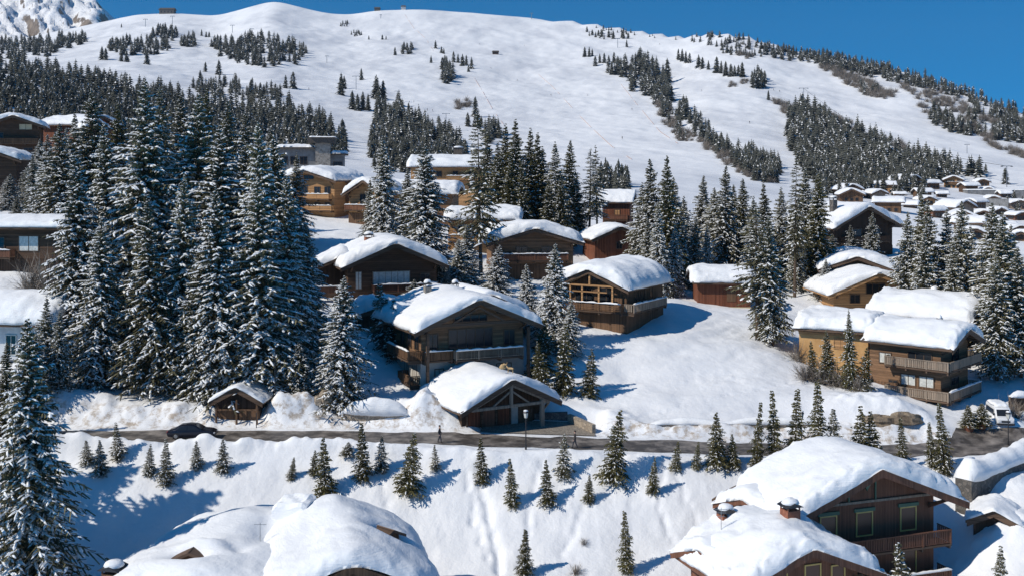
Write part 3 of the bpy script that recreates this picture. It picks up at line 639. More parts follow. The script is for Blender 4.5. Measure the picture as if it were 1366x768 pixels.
# ------------------------------------------------------------------ chalets
def snow_cap(W, v0, v1, top, t, seed=0, lip=.22, nx=44, ny=44, edge=1.1, amp=.25, parent=None, name='roof_snow', mat=None, wob=.22, rim=.34, round_ridge=False):
    """thick rounded snow lying on a roof; top(u, v) gives the roof surface; plan u in [-W/2, W/2], v in [v0, v1]"""
    def spaced(n):
        s = np.linspace(-1, 1, n); return np.sign(s)*(1-(1-np.abs(s))**1.7)
    U, Vv = np.meshgrid(spaced(nx)*(W/2+lip), (spaced(ny)*.5+.5)*(v1-v0+2*lip) + v0 - lip)
    du = (W/2+lip) - np.abs(U); dv = np.minimum(Vv-(v0-lip), (v1+lip)-Vv)
    # rounded corner distance
    e = edge*t**.5
    a = np.clip(1-du/e, 0, 1); b_ = np.clip(1-dv/e, 0, 1); r = np.clip(np.sqrt(a*a+b_*b_), 0, 1)
    prof = (1 - r**2.6)**(1/2.6)
    n1 = fbm(U/3.2+seed*3.7, Vv/3.2+seed, seed, 3); n2 = fbm(U/.8, Vv/.8, seed+5, 3)
    th = t*prof*(1+amp*1.3*n1) + .10*n2*prof
    rimn = fbm(U/.45, Vv/.45, seed+31, 3)*np.clip(1.3*(1-np.minimum(du, dv)/1.6), 0, 1)*np.clip(np.minimum(du,dv)/.12, 0, 1)*rim*min(1.2,t)
    if round_ridge: th = th*(1+.28*np.sin(np.pi*np.clip(np.abs(U)/(W/2), 0, 1))) - min(.5*t, .42)*(np.sqrt((U/1.0)**2+1)-np.abs(U))*prof
    Zt = top(U, Vv) + th + rimn
    # outline wobble: move the rim in and out
    wu = 1 + (fbm(Vv/1.6+9, np.zeros_like(Vv)+seed, seed+7, 3)*wob + fbm(Vv/.5, Zt/.4, seed+8, 2)*.06)/(W/2)*(1-du/(W/2))
    wv = (fbm(U/1.6+3, np.zeros_like(U)+seed*2, seed+9, 3)*wob)*np.clip(1-dv/2, 0, 1)*np.sign(Vv-(v0+v1)/2)
    X = U*wu; Y = Vv + wv
    # slight overhanging bulge at the rim and layering marks
    Zb = top(U, Vv) + .01
    Vt = np.stack([X, Y, Zt], -1).reshape(-1, 3); Vb = np.stack([X*.985, Y, Zb], -1).reshape(-1, 3)
    nn = nx*ny; ii, jj = np.meshgrid(np.arange(nx-1), np.arange(ny-1)); q = (jj*nx+ii).ravel()
    Ft = np.stack([q, q+1, q+nx+1, q+nx], -1); Fb = Ft[:, ::-1] + nn
    rim = list(range(nx)) + [j*nx+nx-1 for j in range(1, ny)] + [(ny-1)*nx+i for i in range(nx-2, -1, -1)] + [j*nx for j in range(ny-2, 0, -1)]
    rim = np.array(rim); rn = np.roll(rim, -1); Fr = np.stack([rim, rim+nn, rn+nn, rn], -1)
    me = np_mesh(name, np.concatenate([Vt, Vb]), [Ft, Fb, Fr], [mat or M['roof_snow']], smooth=True)
    return link(name, me, parent)
FACES = {}
def facemap(face, w, d):
    if face == 'F': return lambda u, o, z: (u, -o, z)
    if face == 'B': return lambda u, o, z: (-u, d+o, z)
    if face == 'L': return lambda u, o, z: (-w/2-o, d-u, z)      # u from the back towards the front
    if face == 'R': return lambda u, o, z: (w/2+o, u, z)         # u from the front towards the back
def mbox(mb, f, u0, u1, o0, o1, z0, z1, mat=None):
    ps = [f(u, o, z) for z in (z0, z1) for (u, o) in ((u0,o0),(u1,o0),(u1,o1),(u0,o1))]
    mb.add(ps, [(0,1,2,3),(7,6,5,4),(0,4,5,1),(1,5,6,2),(2,6,7,3),(3,7,4,0)], mat)
def window(root, f, u, z, ww, hh, frame=None, pane=None, bars=1, lintel=None, off=0):
    fr = frame or M['frame']; t_ = .11; mb = MB(); x0, x1, z0, z1 = u-ww/2, u+ww/2, z, z+hh
    mbox(mb, f, x0, x0+t_, off, off+.09, z0, z1); mbox(mb, f, x1-t_, x1, off, off+.09, z0, z1)
    mbox(mb, f, x0+t_, x1-t_, off, off+.09, z0, z0+t_); mbox(mb, f, x0+t_, x1-t_, off, off+.09, z1-t_, z1)
    for k in range(bars):
        uc = x0 + (x1-x0)*(k+1)/(bars+1); mbox(mb, f, uc-.035, uc+.035, off, off+.07, z0+t_, z1-t_)
    if lintel: mbox(mb, f, x0-.2, x1+.2, off, off+.13, z1+.01, z1+.3, lintel); mb.m = [0]*len(mb.f) if False else mb.m
    if lintel:
        k = mb.mi(fr)
        mb.m = [k if i < len(mb.f)-6 else mb.mi(lintel) for i in range(len(mb.f))]
        mb.mats = mb.mats
    o = mb.build('window', fr, root)
    p = MB(); mbox(p, f, x0+t_, x1-t_, off-.05, off+.03, z0+t_, z1-t_); p.build('pane', pane or M['glass'], o)
    return o
def balcony(root, f, u0, u1, z, dep, mat=None, style='boards', rh=1.0, snow=True, ends=True, off=0, seed=0):
    mat = mat or M['brown']; mb = MB()
    mbox(mb, f, u0, u1, off, off+dep, z-.18, z)
    n = max(2, int((u1-u0)/2.5)+1)
    for k in range(n):
        u = u0+.12 + (u1-u0-.24)*k/(n-1); mbox(mb, f, u-.09, u+.09, off, off+dep*.96, z-.42, z-.182)
    o = mb.build('balcony', M['trim'], root); r = MB(); d0, d1 = off+dep-.1, off+dep-.02
    for k in range(n):
        u = u0+.07 + (u1-u0-.14)*k/(n-1); mbox(r, f, u-.07, u+.07, d0-.03, d1+.03, z, z+rh)
    mbox(r, f, u0, u1, d0-.05, d1+.05, z+rh, z+rh+.09); mbox(r, f, u0, u1, d0+.005, d1-.005, z+.08, z+.16)
    if style == 'boards':
        k = u0
        while k < u1-.15: mbox(r, f, k+.02, min(u1, k+.20), d0+.02, d1-.02, z+.17, z+rh-.03); k += .24
    elif style == 'rails':
        for q in (.28, .5, .72): mbox(r, f, u0, u1, d0+.02, d1-.02, z+q*rh, z+q*rh+.12)
    else:
        k = u0
        while k < u1: mbox(r, f, k, k+.05, d0+.02, d1-.02, z+.17, z+rh); k += .16
    if ends and dep > .5:
        for ue in (u0, u1-.08):
            mbox(r, f, ue, ue+.08, off+.02, d0-.06, z+rh, z+rh+.09)
            kk = off+.05
            while kk < d0-.2: mbox(r, f, ue+.02, ue+.06, kk, kk+.17, z+.1, z+rh-.03); kk += .24
    r.build('railing', mat, o)
    if snow:
        s = MB(); rnd = random.Random(seed+int(u0*7)); n = max(4, int((u1-u0)/.35)); V = []; F = []
        for i in range(n+1):
            u = u0+(u1-u0)*i/n; h = rnd.uniform(.06, .24) if 0 < i < n else .03
            a = z+rh+.092
            V += [f(u, d0-.12, a), f(u, d0-.08, a+h*.8), f(u, d1, a+h), f(u, d1+.10, a+h*.55), f(u, d1+.11, a-.03)]
        for i in range(n):
            for k in range(4): q = i*5+k; F.append((q, q+1, q+6, q+5))
            F.append((i*5+4, i*5, i*5+5, i*5+9))
        s.add(V, F); s.build('rail_snow', M['roof_snow'], o, smooth=True)
    return o
def chimney(root, x, y, z0, z1, s=.9, mat=None, snow=True, roofed=True):
    mb = MB(); mb.box(x-s/2, x+s/2, y-s/2, y+s/2, z0, z1, mat or M['brick'])
    if roofed:
        for dx in (-s/2+.06, s/2-.06):
            for dy in (-s/2+.06, s/2-.06): mb.box(x+dx-.05, x+dx+.05, y+dy-.05, y+dy+.05, z1+.001, z1+.3, mat or M['brick'])
        mb.add([(x-s*.7,y-s*.65,z1+.3),(x+s*.7,y-s*.65,z1+.3),(x,y-s*.65,z1+.62),(x-s*.7,y+s*.65,z1+.3),(x+s*.7,y+s*.65,z1+.3),(x,y+s*.65,z1+.62)],
               [(0,1,2),(3,5,4),(0,2,5,3),(1,4,5,2),(0,3,4,1)], M['darkmetal'])
    else: mb.box(x-s*.6, x+s*.6, y-s*.6, y+s*.6, z1+.001, z1+.12, M['concrete'])
    o = mb.build('chimney', None, root)
    if snow:
        b = MB(); b.blob((x, y, z1+(.50 if roofed else .14)), s*.62, s*.58, .42, seed=int(x*10+99), j=.06, n=12, m=6, flat=.2); b.build('chimney_snow', M['roof_snow'], o, smooth=True)
    return o
def chalet(px, Y, zb, w, d, hw, rot, label, pitch=.38, oh=1.2, of=1.6, ob=.8, t=.9, wall='brown', base='plaster', hb=2.6, seed=1, name='chalet',
           group=None, beams=True, sink=2.5, fascia='trim', lip=.2, amp=.25, edge=1.1, category='chalet', detail=True, x=None, asym=0, snowres=44, snow=True, skirt=.0, deadwall=None):
    """front gable wall centred on the bearing px at depth Y, base height zb; rot turns the gable to the right"""
    o = empty(name, (WX(px, Y) if x is None else x, Y, zb), R(rot)); tag(o, label, category, group)
    zr = hw + pitch*w/2
    if hb > 0:
        mb = MB(); mb.box(-w/2-.06, w/2+.06, -.06, d+.06, -sink, hb); mb.build('stone_base', M[base], o)
    mb = MB(); z0 = hb if hb > 0 else -sink
    vs = [(-w/2,0,z0),(w/2,0,z0),(w/2,0,hw),(0,0,zr),(-w/2,0,hw),(-w/2,d,z0),(w/2,d,z0),(w/2,d,hw),(0,d,zr),(-w/2,d,hw)]
    mb.add(vs, [(0,1,2,3,4),(9,8,7,6,5),(0,5,6,1),(1,6,7,2),(2,7,8,3),(3,8,9,4),(4,9,5,0)]); mb.build('wall', M[wall], o)
    # roof slabs with bargeboards
    W = w + 2*oh; th = .28; mb = MB(); ca = 1/math.sqrt(1+pitch*pitch)
    for sg in (-1, 1):
        e = sg*W/2; ze = zr - pitch*W/2
        top_ = [(0,zr+th),(e,ze+th)]; botm = [(0,zr+.01),(e,ze+.01)]
        vs = []
        for yy in (-of, d+ob):
            vs += [(0,yy,zr+.01),(e,yy,ze+.01),(e,yy,ze+th),(0,yy,zr+th)]
        fs = [(0,1,2,3),(4,7,6,5),(1,5,6,2),(3,2,6,7),(0,4,5,1)]
        mb.add(vs, fs, M['roofing'])
        # bargeboard
        vs = []
        for yy in (-of-.07, -of-.002): vs += [(0,yy,zr-.34),(e*1.004,yy,ze-.34),(e*1.004,yy,ze+th+.03),(0,yy,zr+th+.03)]
        mb.add(vs, [(0,1,2,3),(4,7,6,5),(0,4,5,1),(1,5,6,2),(3,2,6,7)], M[fascia])
        mb.box(min(e, e+sg*.12), max(e, e+sg*.12), -of, d+ob, ze-.05, ze+th*.9, M[fascia])
    mb.build('roof', None, o)
    if beams:
        mb = MB()
        for k in (-1, -.5, 0, .5, 1):
            xx = k*w/2*.96; zz = zr - pitch*abs(xx)
            mb.box(xx-.13, xx+.13, -of+.12, -.01, zz-.34, zz-.02 - (.05 if k == 0 else 0))
        if detail:
            for sg in (-1, 1): mb.beam((sg*w/2*.93, -.02, hw-1.0), (sg*w/2*.93, -of*.75, hw-.25), .16, .16)
        mb.build('roof_beams', M['trim'], o)
    if snow:
        rr = 1.1
        top = lambda U, V_: zr + th - pitch*(np.sqrt(U*U+rr*rr)-rr) - 0*V_ - .0
        top2 = lambda U, V_: np.maximum(zr + th - pitch*np.abs(U), -99)
        snow_cap(W, -of-.05, d+ob, lambda U, V_: zr + th + .01 - pitch*np.abs(U) - (0), t, seed, parent=o, lip=lip, amp=amp, edge=edge, nx=snowres, ny=snowres, round_ridge=True)
    o['_w'] = w; return o
def F_(o, d=0, w=None): return facemap
# ------------------------------------------------------------------ the individual buildings
def cz(px, py, Y): return zpy(py, Y)
# big centre chalet
w, d = 12.8, 13
o = chalet(631, 128, 15.6, w, d, 6.9, 24, 'large brown timber chalet with long snowy balcony above the open garage', pitch=.42, oh=1.5, of=2.2, t=.85, wall='brownh', base='plaster', hb=2.9, seed=3)
f = facemap('F', w, d)
window(o, f, -.3, 4.0, 5.6, 2.3, bars=4); window(o, f, -5.0, 4.0, 1.4, 1.9); window(o, f, 4.6, 4.0, 1.5, 1.9)
window(o, f, -.3, 7.0, 4.2, .9, bars=3); window(o, f, -4.2, .6, 1.2, 1.3, bars=1); window(o, f, 3.9, .5, 2.0, 1.5)
window(o, f, .4, .3, 1.5, 1.9, pane=M['brown'])
balcony(o, f, -2.9, 5.6, 3.0, 2.0, M['greywood'], 'balusters'); balcony(o, f, -6.4, -3.0, 3.0, 1.3, M['brown'])
f = facemap('L', w, d)
balcony(o, f, 5.2, 13.1, 3.0, 1.6, M['brown']); balcony(o, f, 8.5, 12.8, .1, 1.3, M['brown'], snow=False)
for u in (6.5, 9, 11.6): window(o, f, u, 3.9, 1.5, 1.9)
for u in (8, 11): window(o, f, u, .5, 1.4, 2.0, pane=M['curtain'])
mb = MB(); 
for u in (-6.25, 6.25): mb.box(u-.16, u+.16, -2.0, -1.68, -1.5, 6.3)
mb.box(-5.2, 5.2, -1.9, -1.65, 6.9, 7.2); mb.beam((-3.2,-1.8,7.2),(0,-1.8,8.9),.2,.2); mb.beam((3.2,-1.8,7.2),(0,-1.8,8.9),.2,.2)
mb.build('timber_truss', M['trim'], o)
chimney(o, -2.6, 8.5, 8, 10.4, .8, M['stone']); chimney(o, 2.0, 11, 8, 10.0, .7, M['stone'])
# two dormer gables breaking through the snow
def dormer(o, x, y, z, w=2.6, l=3.2, rz=-90, hw=.9, pitch=.5, mat='brown', t=.5):
    mb = MB(); c, s = math.cos(R(rz)), math.sin(R(rz))
    T = lambda p: (x + p[0]*c - p[1]*s, y + p[0]*s + p[1]*c, z + p[2])
    zr = hw + pitch*w/2
    mb.add([T(p) for p in [(-w/2,0,-1),(w/2,0,-1),(w/2,0,hw),(0,0,zr),(-w/2,0,hw),(-w/2,l,-1),(w/2,l,-1),(w/2,l,hw),(0,l,zr),(-w/2,l,hw)]],
           [(0,1,2,3,4),(9,8,7,6,5),(1,6,7,2),(4,9,5,0)], M[mat])
    for sg in (-1, 1):
        e = sg*(w/2+.35); ze = zr-pitch*abs(e)
        mb.add([T(p) for p in [(0,-.5,zr),(e,-.5,ze),(e,-.5,ze+.22),(0,-.5,zr+.22),(0,l,zr),(e,l,ze),(e,l,ze+.22),(0,l,zr+.22)]], [(0,1,2,3),(4,7,6,5),(1,5,6,2),(3,2,6,7),(0,4,5,1)], M['trim'])
    q = mb.build('dormer', None, o)
    p = MB(); vs = [T(v) for v in [(-w*.28,-.02,-.2),(w*.28,-.02,-.2),(w*.28,-.02,hw*.8),(-w*.28,-.02,hw*.8),(-w*.28,-.06,-.2),(w*.28,-.06,-.2),(w*.28,-.06,hw*.8),(-w*.28,-.06,hw*.8)]]
    p.add(vs, [(0,1,2,3),(4,7,6,5),(0,4,5,1),(3,2,6,7),(0,3,7,4),(1,5,6,2)]); p.build('pane', M['glass'], q)
    if t:
        sn = snow_cap(w+.7, -.5, l, lambda U, V_: zr+.23-pitch*np.abs(U), t, int(x*3+50), lip=.12, nx=20, ny=20, parent=q, name='dormer_snow')
        sn.location = (x, y, z); sn.rotation_euler = (0, 0, R(rz))
    return q
dormer(o, -6.6, 7.5, 6.6, 3.0, 4.5, -90, .7, .55, 'brown', .6)
# rear cross wing of the centre chalet
def wing(o, x, y, w, d, hw, pitch, rz, t, seed, wall='brownh', z=0, oh=1.0, of=1.3, ob=.3, lip=.2, name='wing', fascia='trim'):
    zr = hw + pitch*w/2; th = .28
    c, s = math.cos(R(rz)), math.sin(R(rz)); T = lambda p: (x + p[0]*c - p[1]*s, y + p[0]*s + p[1]*c, z + p[2])
    mb = MB(); mb.add([T(p) for p in [(-w/2,0,-3),(w/2,0,-3),(w/2,0,hw),(0,0,zr),(-w/2,0,hw),(-w/2,d,-3),(w/2,d,-3),(w/2,d,hw),(0,d,zr),(-w/2,d,hw)]],
           [(0,1,2,3,4),(9,8,7,6,5),(0,5,6,1),(1,6,7,2),(4,9,5,0)], M[wall])
    W = w+2*oh
    q = mb.build(name, None, o); mb = MB()
    for sg in (-1, 1):
        e = sg*W/2; ze = zr-pitch*W/2
        mb.add([T(p) for p in [(0,-of,zr),(e,-of,ze),(e,-of,ze+th),(0,-of,zr+th),(0,d+ob,zr),(e,d+ob,ze),(e,d+ob,ze+th),(0,d+ob,zr+th)]], [(0,1,2,3),(4,7,6,5),(1,5,6,2),(3,2,6,7),(0,4,5,1)], M['roofing'])
        mb.add([T(p) for p in [(0,-of-.08,zr-.15),(e,-of-.08,ze-.15),(e,-of-.08,ze+th+.03),(0,-of-.08,zr+th+.03),(0,-of-.003,zr-.15),(e,-of-.003,ze-.15),(e,-of-.003,ze+th+.03),(0,-of-.003,zr+th+.03)]], [(0,1,2,3),(4,7,6,5),(0,4,5,1),(1,5,6,2),(3,2,6,7)], M[fascia])
    mb.build('wing_roof', None, q)
    if t:
        sn = snow_cap(W, -of, d+ob, lambda U, V_: zr+th+.01-pitch*np.abs(U), t, seed, lip=lip, nx=36, ny=36, parent=q, name='wing_snow')
        sn.location = (x, y, z); sn.rotation_euler = (0, 0, R(rz))
    return q
wing(o, 4.4, 6.5, 9, 8.5, 7.3, .42, 4, .7, 17, 'brownh', name='rear_wing')
wing(o, -5.4, 9.0, 4.6, 5, 5.8, .4, -60, .7, 18, 'brown', name='side_wing')

# garage
w, d = 9.8, 7.5
o = chalet(669, 119.6, 11.95, w, d, 3.4, 30, 'low open-fronted timber garage with king-post truss beside the road', pitch=.47, oh=1.3, of=2.4, t=.75, wall='dark', hb=0, seed=8, category='garage', name='garage', beams=False)
mb = MB()
for sg in (-1, 1): mb.beam((sg*4.8,-2.1,3.1),(0,-2.1,5.3),.26,.3); mb.box(sg*3.9-.2, sg*3.9+.2, -2.3, -1.9, -1, 3.4) if sg > 0 else None; mb.beam((sg*2.2,-2.1,3.2),(0,-2.1,4.7),.18,.18)
mb.box(-4.8,4.8,-2.25,-1.95,2.9,3.2); mb.box(-.16,.16,-2.24,-1.96,3.21,5.2); mb.beam((4.8,-.02,1.3),(4.8,-2.1,3.0),.2,.2)
mb.build('timber_truss', M['greywood'], o)
f = facemap('F', w, d)
for u, mt in ((-3.4,'red'), (-1.6,'redbrown'), (.2,'red'), (2.9,'brown')):
    mb = MB(); mbox(mb, f, u-.7, u+.7, .01, .09, -.1, 2.5); mb.build('door', M[mt], o)
mb = MB(); mbox(mb, f, 1.15, 2.0, .01, .12, -.1, 2.5); mb.build('plank_panel', M['plaster'], o)
mb = MB()
for u in (-4.3,-2.45,-.7,1.05,2.1,3.7): mbox(mb, f, u-.1, u+.1, .01, .16, -.3, 2.3)
mb.build('post', M['trim'], o)
# deer figure standing on the garage roof ridge is its own thing
def figure_deer(x, y, z, rz):
    mb = MB(); m = M['tanfig']
    mb.tube([(-.45,0,.62),(-.2,0,.68),(.15,0,.66),(.42,0,.72)], [.12,.17,.17,.11], 8, m)
    mb.tube([(.40,0,.74),(.55,0,1.0),(.62,0,1.18)], [.10,.075,.06], 7, m); mb.tube([(.58,0,1.2),(.74,0,1.17),(.86,0,1.10)], [.085,.065,.03], 7, m)
    for xx in (-.38, .34):
        for yy in (-.09, .09): mb.tube([(xx,yy,.62),(xx-.04,yy,.33),(xx+.02,yy,0)], [.065,.035,.025], 6, m)
    mb.tube([(-.46,0,.68),(-.56,0,.58)], [.04,.015], 5, m)
    for sg in (-1,1):
        mb.tube([(.58,sg*.05,1.26),(.50,sg*.17,1.42),(.53,sg*.22,1.60)], [.022,.018,.008], 5, m); mb.tube([(.51,sg*.16,1.40),(.62,sg*.20,1.50)], [.015,.006], 5, m)
        mb.tube([(.56,sg*.06,1.24),(.50,sg*.14,1.27)], [.03,.01], 5, m)
    q = mb.build('animal_statue', None, None, True); q.location = (x, y, z); q.rotation_euler = (0, 0, rz); return q
M['tanfig'] = mat_noise('carved_wood', (.40,.27,.13), (.55,.38,.20), 4, .7, .2, .02)
Rg = o.matrix_world if False else Matrix.Translation(o.location) @ Matrix.Rotation(o.rotation_euler.z, 4, 'Z')
p = Rg @ Vector((0, -1.9, 3.4+.47*4.9+.28+.55)); q_ = figure_deer(p.x, p.y, p.z, R(160)); q_.scale = (.75,.75,.75); tag(q_, 'small pale wooden deer standing on the snowy garage ridge', 'statue')
p = Rg @ Vector((0, -.2, 3.4+.47*4.9+.28+.68)); mb = MB(); mb.blob((0,0,.25), .34,.26,.34, M['tanfig'], 10, 6, 3, .15, .6); mb.blob((.2,0,.52), .17,.14,.18, M['tanfig'], 8, 5, 4, .1, .9); mb.tube([(.2,.06,.6),(.17,.1,.78)],[.035,.01],5,M['tanfig']); mb.tube([(.2,-.06,.6),(.17,-.1,.78)],[.035,.01],5,M['tanfig'])
q_ = mb.build('animal_statue', None, None, True); q_.location = p; tag(q_, 'squat pale carved figure on the garage snow left of the deer', 'statue')

# retaining walls of the apron
def wallbox(a, b, h0, h1, th, mat, label, name='retaining_wall', cat='wall', cap=None, z=None, capsnow=0, seed=0):
    """a, b: (px, Y); h heights above ground at a"""
    A = Vector((WX(*a), a[1], 0)); B = Vector((WX(*b), b[1], 0)); d_ = (B-A); L = d_.length; d_.normalize()
    n = Vector((-d_.y, d_.x, 0)); z0 = float(tz(A.x, A.y)) if z is None else z; 
    N_ = max(2, int(L/1.0)); mb = MB(); V = []; F = []
    rnd = random.Random(seed)
    for i in range(N_+1):
        p = A + d_*L*i/N_; zt = z0 + h0 + (h1-h0)*i/N_
        for s in (0, th): V += [(p.x+n.x*s, p.y+n.y*s, z0-2.0), (p.x+n.x*s, p.y+n.y*s, zt)]
    for i in range(N_):
        q = i*4; F += [(q, q+4, q+5, q+1), (q+2, q+3, q+7, q+6), (q+1, q+5, q+7, q+3)]
    F += [(0,1,3,2), (N_*4, N_*4+2, N_*4+3, N_*4+1)]
    mb.add(V, F); cx_ = (A+B)/2; o = mb.build(name, M[mat]); 
    tag(o, label, cat)
    if capsnow:
        s = MB(); V = []; F = []; K = max(6, int(L/.5))
        for i in range(K+1):
            p = A + d_*L*i/K; zt = z0 + h0 + (h1-h0)*i/K + .005; e = min(1, i/2., (K-i)/2.); h = capsnow*(1+.9*float(fbm(i*.13+seed, seed*1.7, seed, 3)))*e**.5 + .02; j = .5*float(fbm(i*.2, 3.3, seed+2, 3))
            for s_, k_ in ((-.22+j, -.12), (-.2+j, .45), (th*.3, 1.0), (th*.8, 1.0), (th+.2, .5), (th+.22, -.1)): V.append((p.x+n.x*s_, p.y+n.y*s_, zt + h*k_))
        for i in range(K):
            for k in range(5): q = i*6+k; F.append((q, q+6, q+7, q+1))
            F.append((i*6, i*6+5, i*6+11, i*6+6))
        s.add(V, F); s.build('wall_snow', M['bank_snow' if mat == 'bank' else 'roof_snow'], o, smooth=True)
    return o
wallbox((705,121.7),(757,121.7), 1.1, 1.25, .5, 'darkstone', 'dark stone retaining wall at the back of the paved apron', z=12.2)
wallbox((757,121.7),(790,117.6), 1.25, 1.0, .45, 'tanstone', 'tan stone wall sloping along the right side of the apron', z=12.0)
wallbox((455,118.0),(545,117.8), 1.3, 1.2, .6, 'tanstone', 'tan stone wall under thick snow left of the garage by the road', capsnow=1.2, z=12.9, seed=2)
wallbox((868,118.9),(1090,118.6), 1.5, 1.6, .6, 'tanstone', 'long pale stone wall along the road under the open snow field', capsnow=.5, z=11.3, seed=4)
# stone gate block left of the garage
mb = MB(); rnd = random.Random(4)
for k, (px, Y, z0, s) in enumerate([(418,119.2,13.1,1.0),(430,119.3,13.7,1.1),(424,119.2,14.7,1.0),(436,119.5,15.0,1.2)]):
    x = WX(px, Y); mb.blob((x, Y, z0+s*.4), s*.85, s*.7, s*.75, None, 7, 5, k, .16, .75)
tag(mb.build('boulder', M['tanstone']), 'stack of tan stone blocks in the snow bank right of the road shed', 'boulder')
# rocks cropping out of the bank on the right
for k, (px, py, rx, rz, lab) in enumerate([(1176,561,2.6,.8,'wide brown rock outcrop under the snow field edge'),(1208,557,2.0,.8,'smaller brown rock right of the wide outcrop'),(1140,578,1.8,.8,'small rock showing below the outcrop near the slim spruces')]):
    Y = 119.6 + k*.2; x = WX(px, Y); mb = MB(); z = zpy(py, Y)
    mb.blob((x, Y+.6, z-.3), rx, 1.6, rz, None, 14, 9, k+5, .18, .9); tag(mb.build('rock', M['rock']), lab, 'rock')

# road shed
w, d = 4.6, 4.5
o = chalet(318, 118.2, 13.0, w, d, 2.6, -2, 'small dark wooden shed with double doors beside the road', pitch=.55, oh=.55, of=.9, t=.32, wall='dark', hb=0, seed=12, name='shed', category='shed', edge=.6)
f = facemap('F', w, d)
for u in (-1.02, 1.02):
    mb = MB(); mbox(mb, f, u-.95, u+.95, .01, .08, .1, 1.55); mb.build('door', M['brown'], o)
mb = MB()
for u in (-2.2, 0, 2.2): mbox(mb, f, u-.09, u+.09, .6, .78, -.5, 2.7)
mbox(mb, f, -2.2, 2.2, .6, .76, 1.56, 1.7); mb.build('post', M['brown'], o)

# dark balcony chalet, upper left of centre
w, d = 12.8, 11
o = chalet(524, 156, 20.2, w, d, 6.9, 18, 'dark timber chalet with rounded snow roof, snowy balcony and box chimney', pitch=.42, oh=1.3, of=1.9, t=1.1, wall='darkh', base='dark', hb=2.2, seed=21)
f = facemap('F', w, d)
window(o, f, -.2, 3.9, 5.4, 1.9, bars=5, frame=M['greywood'], pane=M['curtain']); window(o, f, -4.9, 3.3, 1.0, 2.6, pane=M['curtain']); window(o, f, 4.7, 3.9, 1.5, 1.5)
balcony(o, f, -3.1, 4.0, 3.0, 1.7, M['redbrown'], 'balusters'); balcony(o, f, 4.2, 6.3, 3.0, 1.2, M['redbrown'])
for u in (-4.5, -1, 3): window(o, f, u, .3, 1.4, 1.4)
wing(o, -6.6, 2.8, 7.5, 9, 6.2, .42, -8, 1.0, 23, 'dark', name='side_wing')
f2 = lambda u, o_, z: (-8.2+u, 1.1-o_, z)
balcony(o, f2, -3.6, 1.2, 2.8, 1.1, M['redbrown'], off=-.2); window(o, f2, -1.6, 3.6, 1.5, 1.4, off=-1.2)
chimney(o, -2.4, 5.5, 7, 10.3, 1.2, M['brick'])
# snow mound roof of small shelter between them
o = chalet(508, 144, 19.8, 6.0, 4, 1.6, 15, 'low shelter with shaded humped snow roof between the two dark chalets', pitch=.30, oh=.7, of=.8, t=1.3, wall='dark', hb=0, seed=25, name='shelter', category='shelter', beams=False)

# curved balcony chalet right of centre
w, d = 9.5, 11.5
o = chalet(793, 147.0, 19.4, w, d, 5.6, -32, 'brown timber chalet with humped snow roof and rounded balcony above the snow field', pitch=.40, oh=1.1, of=1.7, t=1.35, wall='brown', base='brown', hb=2.1, seed=31, edge=1.5, lip=.35)
f = facemap('F', w, d)
window(o, f, -1.6, 3.1, 2.6, 2.2, bars=2, pane=M['glass']); window(o, f, 1.8, 3.1, 2.2, 2.2, bars=1); window(o, f, 0, 6.0, 2.4, .9, bars=2)
window(o, f, -1.5, .2, 3.2, 1.4, pane=M['curtain'])
balcony(o, f, -4.9, 4.7, 2.3, 1.6, M['brown'], 'rails')
mb = MB(); mb.box(-3.6,3.6,-1.5,-1.28,5.5,5.72); mb.box(-.12,.12,-1.5,-1.3,5.73,7.3); mb.box(-2.6,2.6,-1.5,-1.3,4.7,4.85); mb.beam((-3.6,-1.4,5.6),(0,-1.4,7.3),.2,.2); mb.beam((3.6,-1.4,5.6),(0,-1.4,7.3),.2,.2)
for u in (-2.9,-1.1,1.4,3.4): mb.box(u-.11,u+.11,-1.5,-1.3,2.4,5.5)
mb.build('timber_truss', M['honey'], o)
f = facemap('R', w, d)
balcony(o, f, -.8, 9.6, 2.3, 1.5, M['greywood'], 'boards', snow=True)
for u, ww in ((2.8,.8),(4.0,.8),(5.2,.8),(7.6,1.0)): window(o, f, u, 3.3, ww, 1.6)
for u in (4.4, 6.6): window(o, f, u, .2, .9, 1.4)


def chalet_e(pxl, pxr, Yf, zb, w, hw, rot, label, **kw):
    """eave side towards the camera: its right corner on the bearing pxr at depth Yf, running left to pxl; gable end turned by rot to the right"""
    a = R(rot); d = (WX(pxr, Yf)*FPX - (pxl-CX)*Yf) / (FPX*math.sin(a) + (pxl-CX)*math.cos(a))
    x = WX(pxr, Yf) + math.cos(a)*w/2; Y = Yf + math.sin(a)*w/2
    return chalet(0, Y, zb, w, d, hw, rot, label, x=x, **kw), w, d
# russet barn
o, w, d = chalet_e(931, 1001, 165, 17.6, 8.5, 5.9, 86, 'russet plank barn on pale base with thick white snow roof', pitch=.30, oh=.8, of=.7, ob=.9, t=1.0, wall='red', base='cream', hb=2.0, seed=41, name='barn', category='barn', beams=False, edge=1.6)
f = facemap('L', w, d); 
mb = MB(); mbox(mb, f, 1.2, 2.2, .08, .14, .4, 1.9); mb.build('door', M['red'], o); mb = MB(); mbox(mb, f, d-2.9, d-2.0, .08, .14, .6, 1.9); mb.build('door', M['red'], o)
mb = MB(); mbox(mb, f, d*.55, d*.72, .01, .06, 3.0, 4.6); mb.build('shutter', M['brown'], o); mb = MB(); mbox(mb, f, -.3, d+.1, .07, .2, 2.0, 2.18); mb.build('sill_beam', M['cream'], o)

